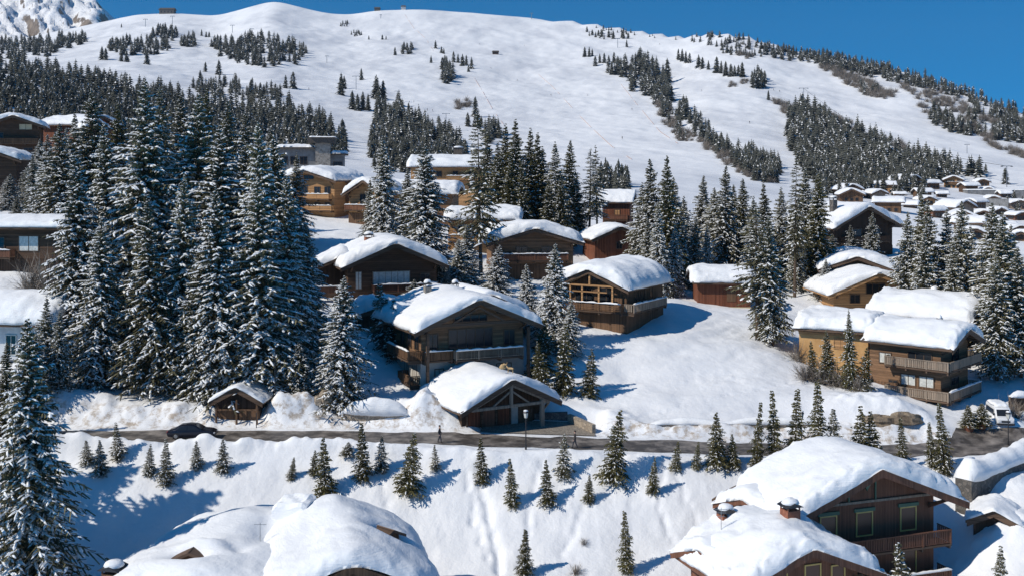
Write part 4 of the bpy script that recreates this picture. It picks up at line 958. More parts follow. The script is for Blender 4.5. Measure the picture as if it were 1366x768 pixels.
# honey/orange house and timber house beside it
o, w, d = chalet_e(1066, 1158, 136, 13.3, 8.0, 7.0, 62, 'orange rendered house with flat thick snow roof behind thin spruces', pitch=.22, oh=.9, of=.9, ob=.5, t=1.15, wall='ochre', hb=0, seed=51, category='house', name='house', edge=1.3, beams=False)
f = facemap('L', w, d)
window(o, f, d*.60, 4.6, 1.6, 1.4, pane=M['honey'], frame=M['honey']); mb = MB(); mbox(mb, f, -.05, d+.05, .01, .12, 6.25, 6.55); mb.build('eaves_board', M['honey'], o)
mb = MB(); mbox(mb, f, -.05, d+.05, .01, .10, 6.56, 7.0); mb.build('eaves_band', M['dark'], o)
o, w, d = chalet_e(1164, 1278, 143, 13.5, 11.0, 7.3, 50, 'wide chalet with broad white snow roof behind the orange house', pitch=.34, oh=1.1, of=1.8, ob=.8, t=1.15, wall='brownh', hb=0, seed=52, edge=1.4)
f = facemap('F', w, d); balcony(o, f, -4.5, 4.5, 5.4, 1.6, M['greywood']); balcony(o, f, -4.5, 4.5, 2.6, 1.6, M['greywood']); window(o, f, 0, 5.6, 2.5, 1.9)
chimney(o, 1.5, 5.5, 7, 10.2, .8, M['stone'], roofed=False)
o, w, d = chalet_e(1160, 1255, 129.0, 12.2, 8.4, 7.4, 47, 'weathered timber chalet with two grey balconies and curtained windows facing the field', pitch=.36, oh=.9, of=1.7, ob=.6, t=1.05, wall='brownh', base='brown', hb=2.4, seed=53, edge=1.3)
f = facemap('L', w, d)
balcony(o, f, d-6.3, d+1.4, 4.7, 1.3, M['greywood'], snow=False); balcony(o, f, d-6.3, d+1.4, 1.2, 1.3, M['greywood'], snow=False)
for u in (d-3.9, d-1.7): window(o, f, u, 1.5, 1.9, 2.2, pane=M['curtain'], bars=1)
window(o, f, d-2.5, 5.0, 3.0, 1.5, pane=M['glass'], bars=2); window(o, f, 2.0, 4.6, 1.6, 1.4, pane=M['curtain']); window(o, f, 3.0, 1.4, 1.2, 1.4)
f = facemap('F', w, d)
balcony(o, f, -5.2, 4.6, 4.7, 1.5, M['greywood'], snow=False); balcony(o, f, -5.2, 4.6, 1.2, 1.5, M['greywood'], snow=True)
window(o, f, 0, 5.0, 2.4, 1.9); window(o, f, 0, 1.4, 2.4, 1.9)
chimney(o, 1.0, 2.2, 7, 9.9, .5, M['stone'], roofed=False)

# centre rear: chalet with broad roof between spruces, low buildings behind
o = chalet(712, 178, 23.6, 13, 10, 5.2, 8, 'chalet with wide shaded snow roof behind the centre spruces', pitch=.30, oh=1.4, of=1.5, t=1.3, wall='brownh', base='brown', hb=1.5, seed=61, edge=1.6)
f = facemap('F', w, d); window(o, f, -2, 2.8, 2.0, 1.6); window(o, f, 2.2, 2.8, 2.0, 1.6); balcony(o, f, -5.5, 5.5, 2.2, 1.3, M['redbrown'])
o, w, d = chalet_e(598, 690, 196, 27.2, 8, 4.3, 88, 'low honey timber house with long flat snow roof behind the bare-stemmed spruce', pitch=.18, oh=1.1, of=.6, ob=.6, t=1.4, wall='honey', base='honey', hb=1.5, seed=62, category='house', name='house', edge=1.2)
f = facemap('L', w, d); window(o, f, 3.0, 1.9, 2.6, 1.5, bars=2, pane=M['glass'], frame=M['curtain']); window(o, f, 8.5, 1.9, 1.6, 1.5); balcony(o, f, .2, 5.2, .6, 1.3, M['honey'])
# honey chalet upper left (K)
o = chalet(412, 232, 31.2, 12, 12, 7.2, -18, 'golden timber chalet with two balconies below the grey towered building', pitch=.30, oh=1.2, of=1.8, t=1.2, wall='honey', base='honey', hb=2.0, seed=63)
f = facemap('F', w:=12, d:=12)
balcony(o, f, -6.0, 5.4, 3.2, 1.5, M['honey']); balcony(o, f, -5.0, 6.0, .8, 1.5, M['honey'])
for u in (-3.8, -1, 2, 4.4): window(o, f, u, 4.0, 1.5, 1.8); window(o, f, u, 1.3, 1.2, 1.2)
window(o, f, 0, 7.3, 2.4, .9)
o = chalet(452, 236, 31.0, 9, 11, 6.0, 14, 'dark-gabled timber chalet attached right of the golden balcony chalet', pitch=.34, oh=1.2, of=1.6, t=1.2, wall='brownh', base='honey', hb=2.0, seed=64)
f = facemap('F', w:=9, d:=11); balcony(o, f, -4.4, 4.4, 3.0, 1.4, M['brown']); window(o, f, 0, 4.0, 4, 1.6, bars=3)
# L
o = chalet(489, 222, 30.2, 8, 9, 5.6, -20, 'orange timber chalet with steep front gable and snowy balcony', pitch=.60, oh=.8, of=1.6, t=1.0, wall='honey', base='brown', hb=1.6, seed=65)
f = facemap('F', w:=8, d:=9); window(o, f, 0, 2.8, 3, 2.6, bars=3); balcony(o, f, -4.2, 4.2, 2.2, 1.6, M['redbrown'])
o, w, d = chalet_e(500, 603, 228, 30.0, 9, 5.6, 84, 'brown house with long rounded snow roof joined to the orange steep-gabled chalet', pitch=.28, oh=1.2, of=1.2, t=1.5, wall='brownh', base='brown', hb=1.5, seed=66, category='house', name='house', edge=1.4)
f = facemap('L', w, d)
for u in (2.5, 6, 9.5, 13): window(o, f, u, 2.6, 1.4, 1.5)
# M upper
o, w, d = chalet_e(548, 650, 268, 32.5, 13, 9.0, 86, 'tall golden house with broad sunlit snow roof and roof stack in the upper village', pitch=.30, oh=1.4, of=1.2, t=1.1, wall='honey', base='honey', hb=3, seed=67, category='house', name='house')
f = facemap('L', w, d)
for u in (3, 7, 11, 15):
    for z in (3.4, 6.4): window(o, f, u, z, 1.4, 1.4)
balcony(o, f, 9, 18, 5.6, 1.3, M['honey']); chimney(o, 1.5, 8, 9, 13.6, 2.2, M['roofing'], roofed=False); chimney(o, 1.0, 4, 9, 13.0, 1.6, M['stone'], roofed=False)
# P, Q russet huts in shade
o, w, d = chalet_e(804, 840, 226, 28.0, 7.5, 6.0, 78, 'tall russet wooden hut with shaded patchy snow roof between spruces', pitch=.55, oh=.7, of=.6, t=.35, wall='red', base='red', hb=1.5, seed=68, category='hut', name='hut')
f = facemap('L', w, d); window(o, f, 3, 3.0, 1.2, 1.4, pane=M['honey']); balcony(o, f, .2, 5.2, 2.2, .8, M['redbrown'], snow=False)
o = chalet(826, 197, 24.6, 9, 8, 3.6, 12, 'low russet hut with blue shaded snow gable above the curved balcony chalet', pitch=.42, oh=.9, of=1.0, t=.7, wall='red', base='red', hb=1.2, seed=69, category='hut', name='hut')
f = facemap('F', 9, 8); window(o, f, 0, 1.6, 1.2, 1.3)
# H
o = chalet(1143, 176, 19.8, 10, 11, 4.8, -14, 'chalet with shadow-streaked snow roof left of the honey gable behind the orange house', pitch=.36, oh=1.0, of=1.4, t=1.0, wall='brownh', base='brown', hb=1.5, seed=71)
f = facemap('F', 10, 11); window(o, f, -2, 2.4, 1.5, 1.6, pane=M['curtain']); window(o, f, 2, 2.4, 1.5, 1.6)
o = chalet(1168, 168, 18.2, 13, 10, 3.6, 2, 'honey timber gable with big sloping bargeboards and sunlit snow behind the orange house', pitch=.42, oh=1.4, of=1.8, t=1.0, wall='honey', base='honey', hb=1.5, seed=72, fascia='honey')
f = facemap('F', 13, 10); window(o, f, 0, 3.2, 3, 1.6, bars=2); window(o, f, -3.2, 1.8, 1.6, 1.4); window(o, f, 3.2, 1.8, 1.6, 1.4)
# I dark
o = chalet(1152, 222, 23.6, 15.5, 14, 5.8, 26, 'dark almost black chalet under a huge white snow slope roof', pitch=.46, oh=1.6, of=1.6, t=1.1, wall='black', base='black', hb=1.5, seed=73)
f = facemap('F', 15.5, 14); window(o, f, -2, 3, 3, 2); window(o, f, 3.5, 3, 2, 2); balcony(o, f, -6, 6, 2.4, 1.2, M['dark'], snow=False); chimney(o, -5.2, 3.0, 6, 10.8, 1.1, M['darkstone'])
# right margin behind spruces
o = chalet(1352, 182, 19.0, 10, 9, 4.6, -10, 'honey-walled chalet glimpsed behind the tall spruces at the right edge', pitch=.34, t=1.1, wall='honey', base='honey', hb=1.5, seed=74)
f = facemap('F', 10, 9); window(o, f, 0, 2.6, 2.4, 1.6)
# R left top
o = chalet(18, 246, 42.5, 11, 12, 8.0, 20, 'tall shaded chalet with orange gable boards at the upper left edge', pitch=.36, oh=1.2, of=1.6, t=.9, wall='darkh', base='dark', hb=2.5, seed=75)
f = facemap('F', 11, 12); balcony(o, f, -5, 5, 4.0, 1.4, M['brown'], snow=False); window(o, f, 2.5, 7.0, 2.8, 1.4, pane=M['cream']); window(o, f, -3, 4.6, 2, 1.8); window(o, f, 3, 1.2, 2, 1.8)
o, w, d = chalet_e(58, 112, 262, 44.5, 11, 7.0, 70, 'russet-ended house with sunlit snow roof between spruces at the upper left', pitch=.34, oh=1.1, of=1.2, t=.9, wall='red', base='brown', hb=2, seed=76, category='house', name='house')
f = facemap('L', w, d); window(o, f, 4, 4, 1.4, 1.4)
o = chalet(128, 252, 45.0, 5, 6, 5.2, 40, 'small hut with steep blue-grey snow slope at the upper left', pitch=.7, oh=.6, of=.8, t=.5, wall='dark', hb=0, seed=77, category='hut', name='hut')
o = chalet(-12, 205, 37.5, 9, 9, 5.0, 10, 'dark hut cut by the left edge with blue shaded snow', pitch=.36, t=.9, wall='darkh', hb=0, seed=78, category='hut', name='hut')
# S
o, w, d = chalet_e(-40, 84, 152, 25.8, 10, 6.6, 84, 'dark timber chalet with thin snow roof and frosted window bay on the left edge', pitch=.16, oh=1.4, of=1.0, t=.7, wall='darkh', base='dark', hb=2.2, seed=79)
f = facemap('L', w, d); window(o, f, d-5.0, 3.2, 3.0, 2.2, bars=1, pane=M['curtain']); window(o, f, d-9.5, 3.2, 2, 2); balcony(o, f, .5, d-7, 2.4, 1.3, M['redbrown'])
# T plastered house with wide soft roof
o, w, d = chalet_e(-60, 62, 127, 16.6, 9.5, 6.2, 82, 'pale plastered house with wide smooth snow roof on the left edge', pitch=.36, oh=1.3, of=1.2, t=1.3, wall='whiteplaster', base='whiteplaster', hb=1.0, seed=80, category='house', name='house', edge=1.4, beams=False)
f = facemap('L', w, d); window(o, f, d-4.4, 2.2, 1.4, 2.4, frame=M['curtain']); window(o, f, d-7.2, 2.2, 1.4, 2.4, frame=M['curtain']); window(o, f, d-1.2, 2.2, 1.2, 2.4, frame=M['curtain'])
dormer(o, -2.6, 3.0, 7.3, 3.0, 3.6, -85, .4, .35, 'greywood', .45)

# U modern grey building with tower
o = empty('lift_station', (WX(415, 300), 300, 38.5), R(8)); tag(o, 'grey modern station building with square tower in the forest edge', 'building')
mb = MB(); mb.box(-9, 2, 0, 12, -3, 7.8); mb.box(5.2, 9, 1, 12, -3, 6.2); mb.build('wall', M['concrete'], o)
mb = MB(); mb.box(1.2, 5.2, -1, 4, -3, 9.4); mb.build('tower', M['stone'], o); mb = MB(); mb.box(-.8, 6.6, -2, 6, 9.4, 11.0); mb.build('tower_cap', M['roofing'], o)
mb = MB(); mb.box(-10, 1.1, -1.2, 13, 7.8, 8.3); mb.box(5.3, 10, -.2, 13, 6.2, 6.6); mb.build('roof', M['roofing'], o)
for a, b_, x0, z in ((9.6, 11, -4.4, 8.3), (4.2, 10, 7.6, 6.6), (6.6, 6, 3.2, 11.0)):
    sn = snow_cap(a, -.8, b_, lambda U, V_: 0*U, .8 if z < 11 else .3, int(z*7), parent=o, nx=24, ny=24); sn.location = (x0, 0 if z < 11 else -1.6, z+.01)
f = lambda u, o_, z: (u, -o_, z)
for u in (-7.2, -4.6, -2.0): window(o, f, u, 3.6, 2.0, 2.2, bars=1)
window(o, lambda u, o_, z: (u, 1-o_, z), 7.2, 2.8, 2.6, 1.6)

# ------------------------------------------------------------------ big foreground chalets, lower right
def tolocal(o, px, py, Y):
    """the point of the scene on this bearing at depth Y, in the building's own axes"""
    v = Vector((WX(px, Y), Y, zpy(py, Y))) - o.location; a = -o.rotation_euler.z
    return Vector((v.x*math.cos(a)-v.y*math.sin(a), v.x*math.sin(a)+v.y*math.cos(a), v.z))
w, d = 14.2, 6.5
o = chalet(1154, 93.5, 3.0, w, d, 9.2, 19, 'large red-brown chalet with green-trimmed windows under a deep snow roof, lower right', pitch=.40, oh=1.75, of=2.3, t=1.2, wall='redbrown', base='redbrown', hb=2.0, seed=101, fascia='redbrown', edge=1.8, lip=.1, amp=.16, snowres=70)
f = facemap('F', w, d)
mb = MB(); mbox(mb, f, -7.0, 7.0, .01, .16, 8.95, 9.15); mb.build('sill_beam', M['greywood'], o)
for u in (-3.2, -1.7, 1.0): mb = MB(); mbox(mb, f, u-.06, u+.06, .01, .13, 9.16, 11.3 - abs(u)*.4); mb.build('mullion', M['greywood'] if u < -2 else M['green'], o)
mb = MB(); mbox(mb, f, -.45, .45, .14, .5, 10.9, 11.4); mb.add([(-.45,-.16,10.9),(.45,-.16,10.9),(.0,-.16,10.0),(-.45,-.46,10.9),(.45,-.46,10.9),(.0,-.3,10.0)], [(0,1,2),(3,5,4),(0,2,5,3),(1,4,5,2)]); mb.build('bracket', M['green'], o)
for u in (-3.7, -.1, 4.4):
    window(o, f, u, 6.1, 1.7, 2.1, frame=M['yellowframe'], pane=M['redglass'], lintel=M['green'], bars=0)
    window(o, f, u, 2.4, 1.7, 2.2, frame=M['yellowframe'], pane=M['redglass'], bars=0)
balcony(o, f, -7.0, 7.5, 5.2, 1.8, M['redbrown'], 'boards', rh=1.15, snow=False); balcony(o, f, -7.0, 7.5, 1.9, 1.8, M['redbrown'], 'boards')
mb = MB(); mb.beam((6.6,-.05,8.0),(6.6,-2.1,9.1),.26,.26); mb.build('bracket', M['redbrown'], o); mb = MB(); mb.beam((-6.6,-.05,8.0),(-6.6,-2.1,9.1),.26,.26); mb.build('bracket', M['redbrown'], o)
f = facemap('L', w, d)
for u in (2.5, 5.0): window(o, f, u, 6.1, 1.4, 1.7, frame=M['yellowframe'])
chimney(o, 3.4, 3.0, 9, 11.9, .9, M['redbrown'], roofed=False)
wing(o, -8.6, 3.9, 4.6, 7.0, 8.1, .34, -72, 1.0, 103, 'redbrown', fascia='redbrown', name='side_wing', lip=.2)
p = tolocal(o, 968, 672, 97); dormer(o, p.x, p.y, p.z-.3, 1.5, 3.0, -52, .7, .6, 'redbrown', 0)
# lower wing chalet
w, d = 10.6, 7.5
o = chalet(1066, 84.5, 3.0, w, d, 6.3, 19, 'lower red-brown chalet with two brick chimneys rising through its snow roof', pitch=.40, oh=1.4, of=1.9, t=1.15, wall='redbrown', base='redbrown', hb=1.5, seed=105, fascia='redbrown', edge=1.9, lip=.12, amp=.4, snowres=70)
f = facemap('F', w, d)
window(o, f, 1.2, 4.8, 1.5, 2.0, frame=M['yellowframe'], pane=M['redglass'], bars=0); window(o, f, 3.5, 4.8, 1.3, 1.7, frame=M['yellowframe'], pane=M['redglass'], bars=0); window(o, f, -1.8, 4.8, 1.5, 1.9, frame=M['yellowframe'], pane=M['redglass'], bars=0)
p = tolocal(o, 1054, 712, 87.5); chimney(o, p.x, p.y, 5, 10.2, 1.15, M['brick'])
p = tolocal(o, 968, 722, 90.0); chimney(o, p.x, p.y, 5, 9.0, 1.1, M['brick'])
wing(o, -5.0, 4.6, 4.6, 4.0, 6.2, .36, -75, 1.0, 107, 'redbrown', fascia='redbrown', name='side_wing', lip=.2)
p = tolocal(o, 924, 733, 90); dormer(o, p.x, p.y, p.z-.2, 1.5, 3.0, -50, .7, .6, 'redbrown', 0)
# small roof to the right of it, beyond the big chalet
o = chalet(1326, 97.5, 7.6, 3.4, 3.5, 1.5, -25, 'small dark hut with snow roof right of the big red-brown chalet', pitch=.5, oh=.5, of=.6, t=.35, wall='dark', hb=0, seed=111, category='hut', name='hut')
# lower left foreground: two wings under very thick rounded snow
w, d = 10.4, 11.5
o = chalet(467, 80.8, 2.6, w, d, 6.6, 15, 'snow-buried brown chalet whose gable tip peeps out at the bottom edge', pitch=.44, oh=1.3, of=1.8, t=1.3, wall='brown', base='plaster', hb=2.0, seed=121, fascia='brown', edge=2.4, lip=.35, amp=.45, snow=False)
f = facemap('F', w, d); window(o, f, 0, 4.0, 2.0, 2.0); window(o, f, 0, 6.9, 1.5, .9)
def humps(base, lst):
    def top(U, V_):
        z = base(U, V_)
        for (x, y, rx, ry, h) in lst: z = z + h*np.exp(-((U-x)/rx)**2-((V_-y)/ry)**2)
        return z
    return top
zr = 6.6+.44*5.2+.29
b_ = lambda U, V_: zr - .44*(np.sqrt(U*U+2.0)-1.414) - .05*np.clip(U, 0, 9)
q = tolocal(o, 520, 708, 86); q2 = tolocal(o, 392, 700, 90)
snow_cap(w+2.6, -1.85, 12.3, humps(b_, [(q.x, q.y, 1.3, 1.0, -1.3), (q.x+.2, q.y+1.8, 1.6, 1.0, .4), (-1.5, 9, 3, 2.5, .5), (-3.2, 3, 1.2, 3, -.35), (3.0, 3.5, 2.2, 1.2, .3)]), 1.35, 122, parent=o, lip=.35, nx=80, ny=80, edge=2.2, amp=.16, rim=.1)
dormer(o, q.x, q.y-.1, q.z-.9, 1.9, 2.0, 35, .45, .5, 'brown', 0)
# a sawn-off block of settled snow standing on the ridge
mb = MB(); V = []; n = 9
for j in range(n):
    for i in range(n):
        u, v = i/(n-1)-.5, j/(n-1)-.5; V.append((u*3.0, v*2.0, 1.25 + .35*v + .25*u + .12*math.sin(i*1.3)*math.cos(j) - (1.1*(max(0, abs(u)-.42)*12)**2*.25) - (.3 if v < -.49 else 0)))
base_n = len(V); V += [(x*1.06, y*1.05, -1.2) for x, y, z in V]
F = [(j*n+i, j*n+i+1, (j+1)*n+i+1, (j+1)*n+i) for j in range(n-1) for i in range(n-1)]
rim = list(range(n)) + [k*n+n-1 for k in range(1, n)] + [(n-1)*n+k for k in range(n-2, -1, -1)] + [k*n for k in range(n-2, 0, -1)]
F += [(rim[k], rim[k]+base_n, rim[(k+1) % len(rim)]+base_n, rim[(k+1) % len(rim)]) for k in range(len(rim))]
mb.add(V, F); sb = mb.build('snow_block', M['roof_snow'], o); sb.location = (q2.x, q2.y, q2.z+.9); sb.rotation_euler = (0, 0, R(-30))
o2 = chalet(268, 81.5, 2.6, 12.5, 12.5, 5.6, -12, 'broad snow-buried chalet in the lower left corner with a small brown dormer', pitch=.30, oh=1.6, of=2.2, t=1.3, wall='brown', base='plaster', hb=2.0, seed=123, fascia='brown', edge=2.4, lip=.45, amp=.45, snow=False)
f = facemap('F', 12.5, 12.5); window(o2, f, -3, 3.0, 2.0, 1.6); window(o2, f, 3, 3.0, 2.0, 1.6)
zr2 = 5.6+.30*6.25+.29
b2 = lambda U, V_: zr2 - .24*(np.sqrt(U*U+4.0)-2)
q = tolocal(o2, 254, 741, 82.5); q3 = tolocal(o2, 152, 764, 82.0); q4 = tolocal(o2, 318, 754, 83.5)
snow_cap(12.5+3.4, -2.3, 13.4, humps(b2, [(q.x, q.y-.2, 1.5, .9, -1.1), (q.x, q.y+1.4, 2.4, .9, .5), (-1.5, 8.5, 3.2, 3, .7), (4.2, 9.5, 2.2, 2.0, .9), (2.2, 6.5, 1.0, 2.2, -.5), (q3.x, q3.y, .8, .8, -.6), (q4.x, q4.y, .8, .7, -.5)]), 1.3, 124, parent=o2, lip=.35, nx=80, ny=80, edge=2.4, amp=.16, rim=.1)
dormer(o2, q.x, q.y, q.z-.5, 2.6, 2.6, 12, .15, .42, 'brown', 0)
chimney(o2, q3.x, q3.y, q3.z-2, q3.z+.1, 1.3, M['brown'], roofed=True)
dormer(o2, q4.x, q4.y, q4.z-.5, 1.2, 1.5, 30, .35, .4, 'greywood', .3)

# ------------------------------------------------------------------ distant village on the right
vill = [(1136,268,32),(1136,262,30),(1172,265,22),(1192,256,28),(1218,250,33),(1249,250,20),(1272,249,25),(1239,263,22),(1202,282,40),(1238,272,21),(1275,276,20),(1300,255,22),(1311,247,18),(1318,256,14),(1307,276,26),(1286,287,36),(1312,290,22),(1334,285,18),(1360,278,22),(1284,299,36),(1310,308,40),(1350,305,20),(1358,313,26),(1300,330,28),(1253,288,24),(1334,297,16),(1362,292,20),(1222,276,18),(1190,272,16),(1325,268,16),(1345,262,15),(1205,262,14),(1262,262,14),(1330,318,22),(1363,330,24)]
rnd = random.Random(9); vill.sort(key=lambda a: a[0])
walls = ['brownh','darkh','brown','honey','brown','darkh','redbrown','greywood']
for i, (px, py, wp) in enumerate(vill):
    p = hit(px, py+2, 260, 900)
    if p is None: continue
    Y = p.y; w = min(22, wp/FPX*Y*.92); eave = rnd.random() < .35
    rot = rnd.uniform(-35, 35) + (90 if eave else 0); wl = walls[rnd.randrange(len(walls))]
    look = {'brownh':'brown','darkh':'dark','brown':'brown','honey':'golden','redbrown':'reddish','greywood':'grey-brown'}[wl]
    hw = rnd.uniform(.50, .66)*w*.8
    o = chalet(px, Y, p.z-.5, w*(.75 if eave else 1), w*(1.0 if not eave else .9), hw, rot, '%s chalet, %s from the left in the distant right-hand village' % (look, ordw(i+1)), x=p.x,
               pitch=rnd.uniform(.34, .5), oh=.8, of=1.2, ob=.8, t=rnd.uniform(.6, .9), wall=wl, hb=0, seed=200+i, group='chalets of the distant village', beams=False, snowres=16, edge=1.0, detail=False)
    for fc in ('F', 'L') if not eave else ('F', 'L', 'R'):
        f = facemap(fc, w*(.75 if eave else 1), w*(1.0 if not eave else .9)); n = 3; ln = w*.7
        for z in ((.6, 3.2) if hw > 4.5 else (.9,)):
            for k in range(n):
                u = (-ln/2 + ln*(k+.5)/n) if fc == 'F' else (w*.15 + ln*(k+.5)/n); window(o, f, u, z, 1.2, 1.3, bars=0, pane=M['glass'])
    if w > 9 and not eave: balcony(o, facemap('F', w, w), -w*.45, w*.45, 2.8, 1.2, M['brown'], snow=True)
# grey parking deck in the village
p = hit(1330, 262, 260, 900)
o = empty('parking_deck', (p.x, p.y, p.z), R(-6)); tag(o, 'long grey concrete parking deck among the distant chalets', 'parking deck')
mb = MB(); mb.box(-14, 14, 0, 9, -2, 3.0); mb.build('wall', M['concrete'], o); sn = snow_cap(28, 0, 9, lambda U, V_: 0*U+3.01, .5, 7, parent=o, nx=20, ny=16)
wallbox((1296,p.y-60),(1345,p.y-70), 2.5, 2.5, .6, 'concrete', 'grey retaining wall in front of the distant chalets at the right')
# ------------------------------------------------------------------ far trees
def far_spruce(seed, H=14, n=17, k=8, Rb=2.5):
    rs = np.random.RandomState(seed); V = []; T = []; MI = []; nv = 0
    for i in range(n):
        f = i/(n-1); h = H*(.04+.94*f); r = Rb*(1-f)**.62*rs.uniform(.75,1.25)+.22; off = rs.rand()*6
        for j in range(k):
            a = off + j*6.283/k + rs.uniform(-.2,.2); wd = 6.283/k*.62; rr = r*rs.uniform(.65,1.25)
            dz = -.32*rr - rs.uniform(0,.3)
            tip = (rr*math.cos(a), rr*math.sin(a), h+dz); b = rr*.30
            c1 = (b*math.cos(a-wd*1.5), b*math.sin(a-wd*1.5), h-.1); c2 = (b*math.cos(a+wd*1.5), b*math.sin(a+wd*1.5), h-.1); up = (0,0,h+.75)
            m1 = (rr*.8*math.cos(a-wd*.7), rr*.8*math.sin(a-wd*.7), h+dz*.7-.25); m2 = (rr*.8*math.cos(a+wd*.7), rr*.8*math.sin(a+wd*.7), h+dz*.7-.25)
            V += [c1, m1, tip, m2, c2, up]; T += [(nv+5,nv,nv+1),(nv+5,nv+1,nv+2),(nv+5,nv+2,nv+3),(nv+5,nv+3,nv+4)]; 
            sn = rs.rand() < .10; MI += [0, 1 if sn else 0, 0 if rs.rand() < .93 else 1, 0]; nv += 6
    return np.array(V), np.array(T), np.array(MI)
def shrub_geo(seed, H=3.5, Rb=2.6, n=90):
    rs = np.random.RandomState(seed); V = []; T = []; nv = 0
    for i in range(n):
        a = rs.rand()*6.283; e = rs.uniform(.15, 1.4); L = H*rs.uniform(.5, 1.05)
        d = np.array([math.cos(a)*math.cos(e)*Rb/H*1.2, math.sin(a)*math.cos(e)*Rb/H*1.2, math.sin(e)]); s = np.cross(d, [.3,.2,1]); s /= np.linalg.norm(s)
        b = np.array([math.cos(a), math.sin(a), 0])*Rb*.25*rs.rand(); mid = b + d*L*.55 + rs.normal(0,.12,3); tip = b + d*L + rs.normal(0,.25,3)
        w = .035*H/3.5+.012
        V += [b-s*w*1.3, b+s*w*1.3, mid+s*w, mid-s*w, tip]; T += [(nv,nv+1,nv+2),(nv,nv+2,nv+3),(nv+3,nv+2,nv+4)]; nv += 5
        for _ in range(5):
            t0 = rs.uniform(.35,.95); p0 = b + (tip-b)*t0; q = p0 + (d + rs.normal(0,.6,3))*L*.28; V += [p0-s*w*.7, p0+s*w*.7, q]; T.append((nv,nv+1,nv+2)); nv += 3
    return np.array(V), np.array(T)
FT = [far_spruce(s) for s in (1,2,3,4)]; FTB = [far_spruce(s, 14, 11, 6, 2.7) for s in (5,6,7)]
FTM = [np_mesh('far_spruce', v, [t_], [M['far_needles'], M['tree_snow']], mi) for v, t_, mi in FT]
SG = [shrub_geo(s) for s in (1,2,3)]
SGM = [np_mesh('bare_shrub', v, [t_], [M['twig']]) for v, t_ in SG]
def inpoly(x, y, P):
    c = False; j = len(P)-1
    for i in range(len(P)):
        if (P[i][1] > y) != (P[j][1] > y) and x < (P[j][0]-P[i][0])*(y-P[i][1])/(P[j][1]-P[i][1]+1e-9)+P[i][0]: c = not c
        j = i
    return c
def sample(poly, n, rnd, dmin):
    xs = [p[0] for p in poly]; ys = [p[1] for p in poly]; out = []; tries = 0
    while len(out) < n and tries < n*30:
        tries += 1; x = rnd.uniform(min(xs), max(xs)); y = rnd.uniform(min(ys), max(ys))
        if inpoly(x, y, poly) and all((x-a)**2 + ((y-b)*1.6)**2 > dmin*dmin for a, b in out[-400:]): out.append((x, y))
    return out
def clump(x0, x1, y0, y1): return [(x0,(y0+y1)/2),(x0+(x1-x0)*.25,y0),(x1-(x1-x0)*.2,y0),(x1,(y0+y1)/2),(x1-(x1-x0)*.3,y1),(x0+(x1-x0)*.2,y1)]
# single trees that stand apart on the pistes: (px, base py, height px)
single = [(196,86,15),(292,100,18),(274,96,12),(267,107,12),(381,118,16),(391,118,20),(335,127,19),(347,128,16),(352,127,13),(455,127,26),(459,118,15),(136,80,16),(141,80,14),(169,83,14),(162,82,12),(269,48,8),(279,50,7),(275,50,7),(214,39,7),(162,37,5),(482,107,14),(502,132,28),(511,132,22),(506,134,18),(590,93,15),(594,94,14),(597,95,12),
 (581,65,10),(605,83,13),(611,84,11),(617,88,14),(622,87,12),(629,92,14),(625,96,9),(527,74,10),(575,84,9),(589,71,8),(592,72,7),(634,156,24),(624,169,17),(633,170,14),(638,170,18),(642,169,13),(510,53,6),(515,53,5),(492,53,5),(780,76,12),(786,76,12),(790,75,9),(794,88,12),(800,84,11),(806,84,12),(812,86,11),(819,84,13),(824,86,10),(816,100,16),
 (836,63,9),(832,52,8),(838,52,8),(783,43,7),(790,47,7),(798,48,7),(803,48,8),(812,50,9),(818,52,10),(830,51,9),(990,103,18),(985,100,12),(1006,117,18),(1012,118,20),(1018,117,17),(956,97,19),(962,98,15),(968,101,17),(975,102,15),(980,102,13),(932,90,15),(937,92,14),(945,93,11),(915,84,14),(905,80,13),(910,82,15),(920,84,12),
 (1025,134,12),(1315,231,12),(1341,246,20),(1246,160,24),(1252,160,22),(1262,166,22),(1268,170,20),(1280,178,18),(1300,165,24),(1292,160,18),(1050,182,18),(1058,196,24),(1078,228,22),(1086,226,18),(908,157,20),(914,160,22),(921,165,18),(936,188,24),(947,196,20),(955,200,22),(962,203,24),(470,146,22),(477,148,20),(484,147,22),(491,148,20),(505,165,34),(545,155,16),(862,104,22),(868,112,24),(890,110,28),(895,135,22)]
rnd = random.Random(5); single.sort(key=lambda a: a[0]); cnt = 0
for i, (px, py, h) in enumerate(single):
    p = hit(px, py, 300)
    if p is None: continue
    cnt += 1; o = link('spruce_tree', FTM[i % 4]); s = max(3.5, h/FPX*p.y)/14*1.15; o.location = p - Vector((0,0,.3)); o.scale = (s*rnd.uniform(1.25,1.7),)*2 + (s,); o.rotation_euler.z = rnd.uniform(0,6)
    tag(o, '%s dark spruce on the open ski slopes, %s from the left' % ('tall' if h > 17 else 'mid-size' if h > 11 else 'tiny', ordw(cnt)), 'tree', 'spruces scattered over the ski slopes')
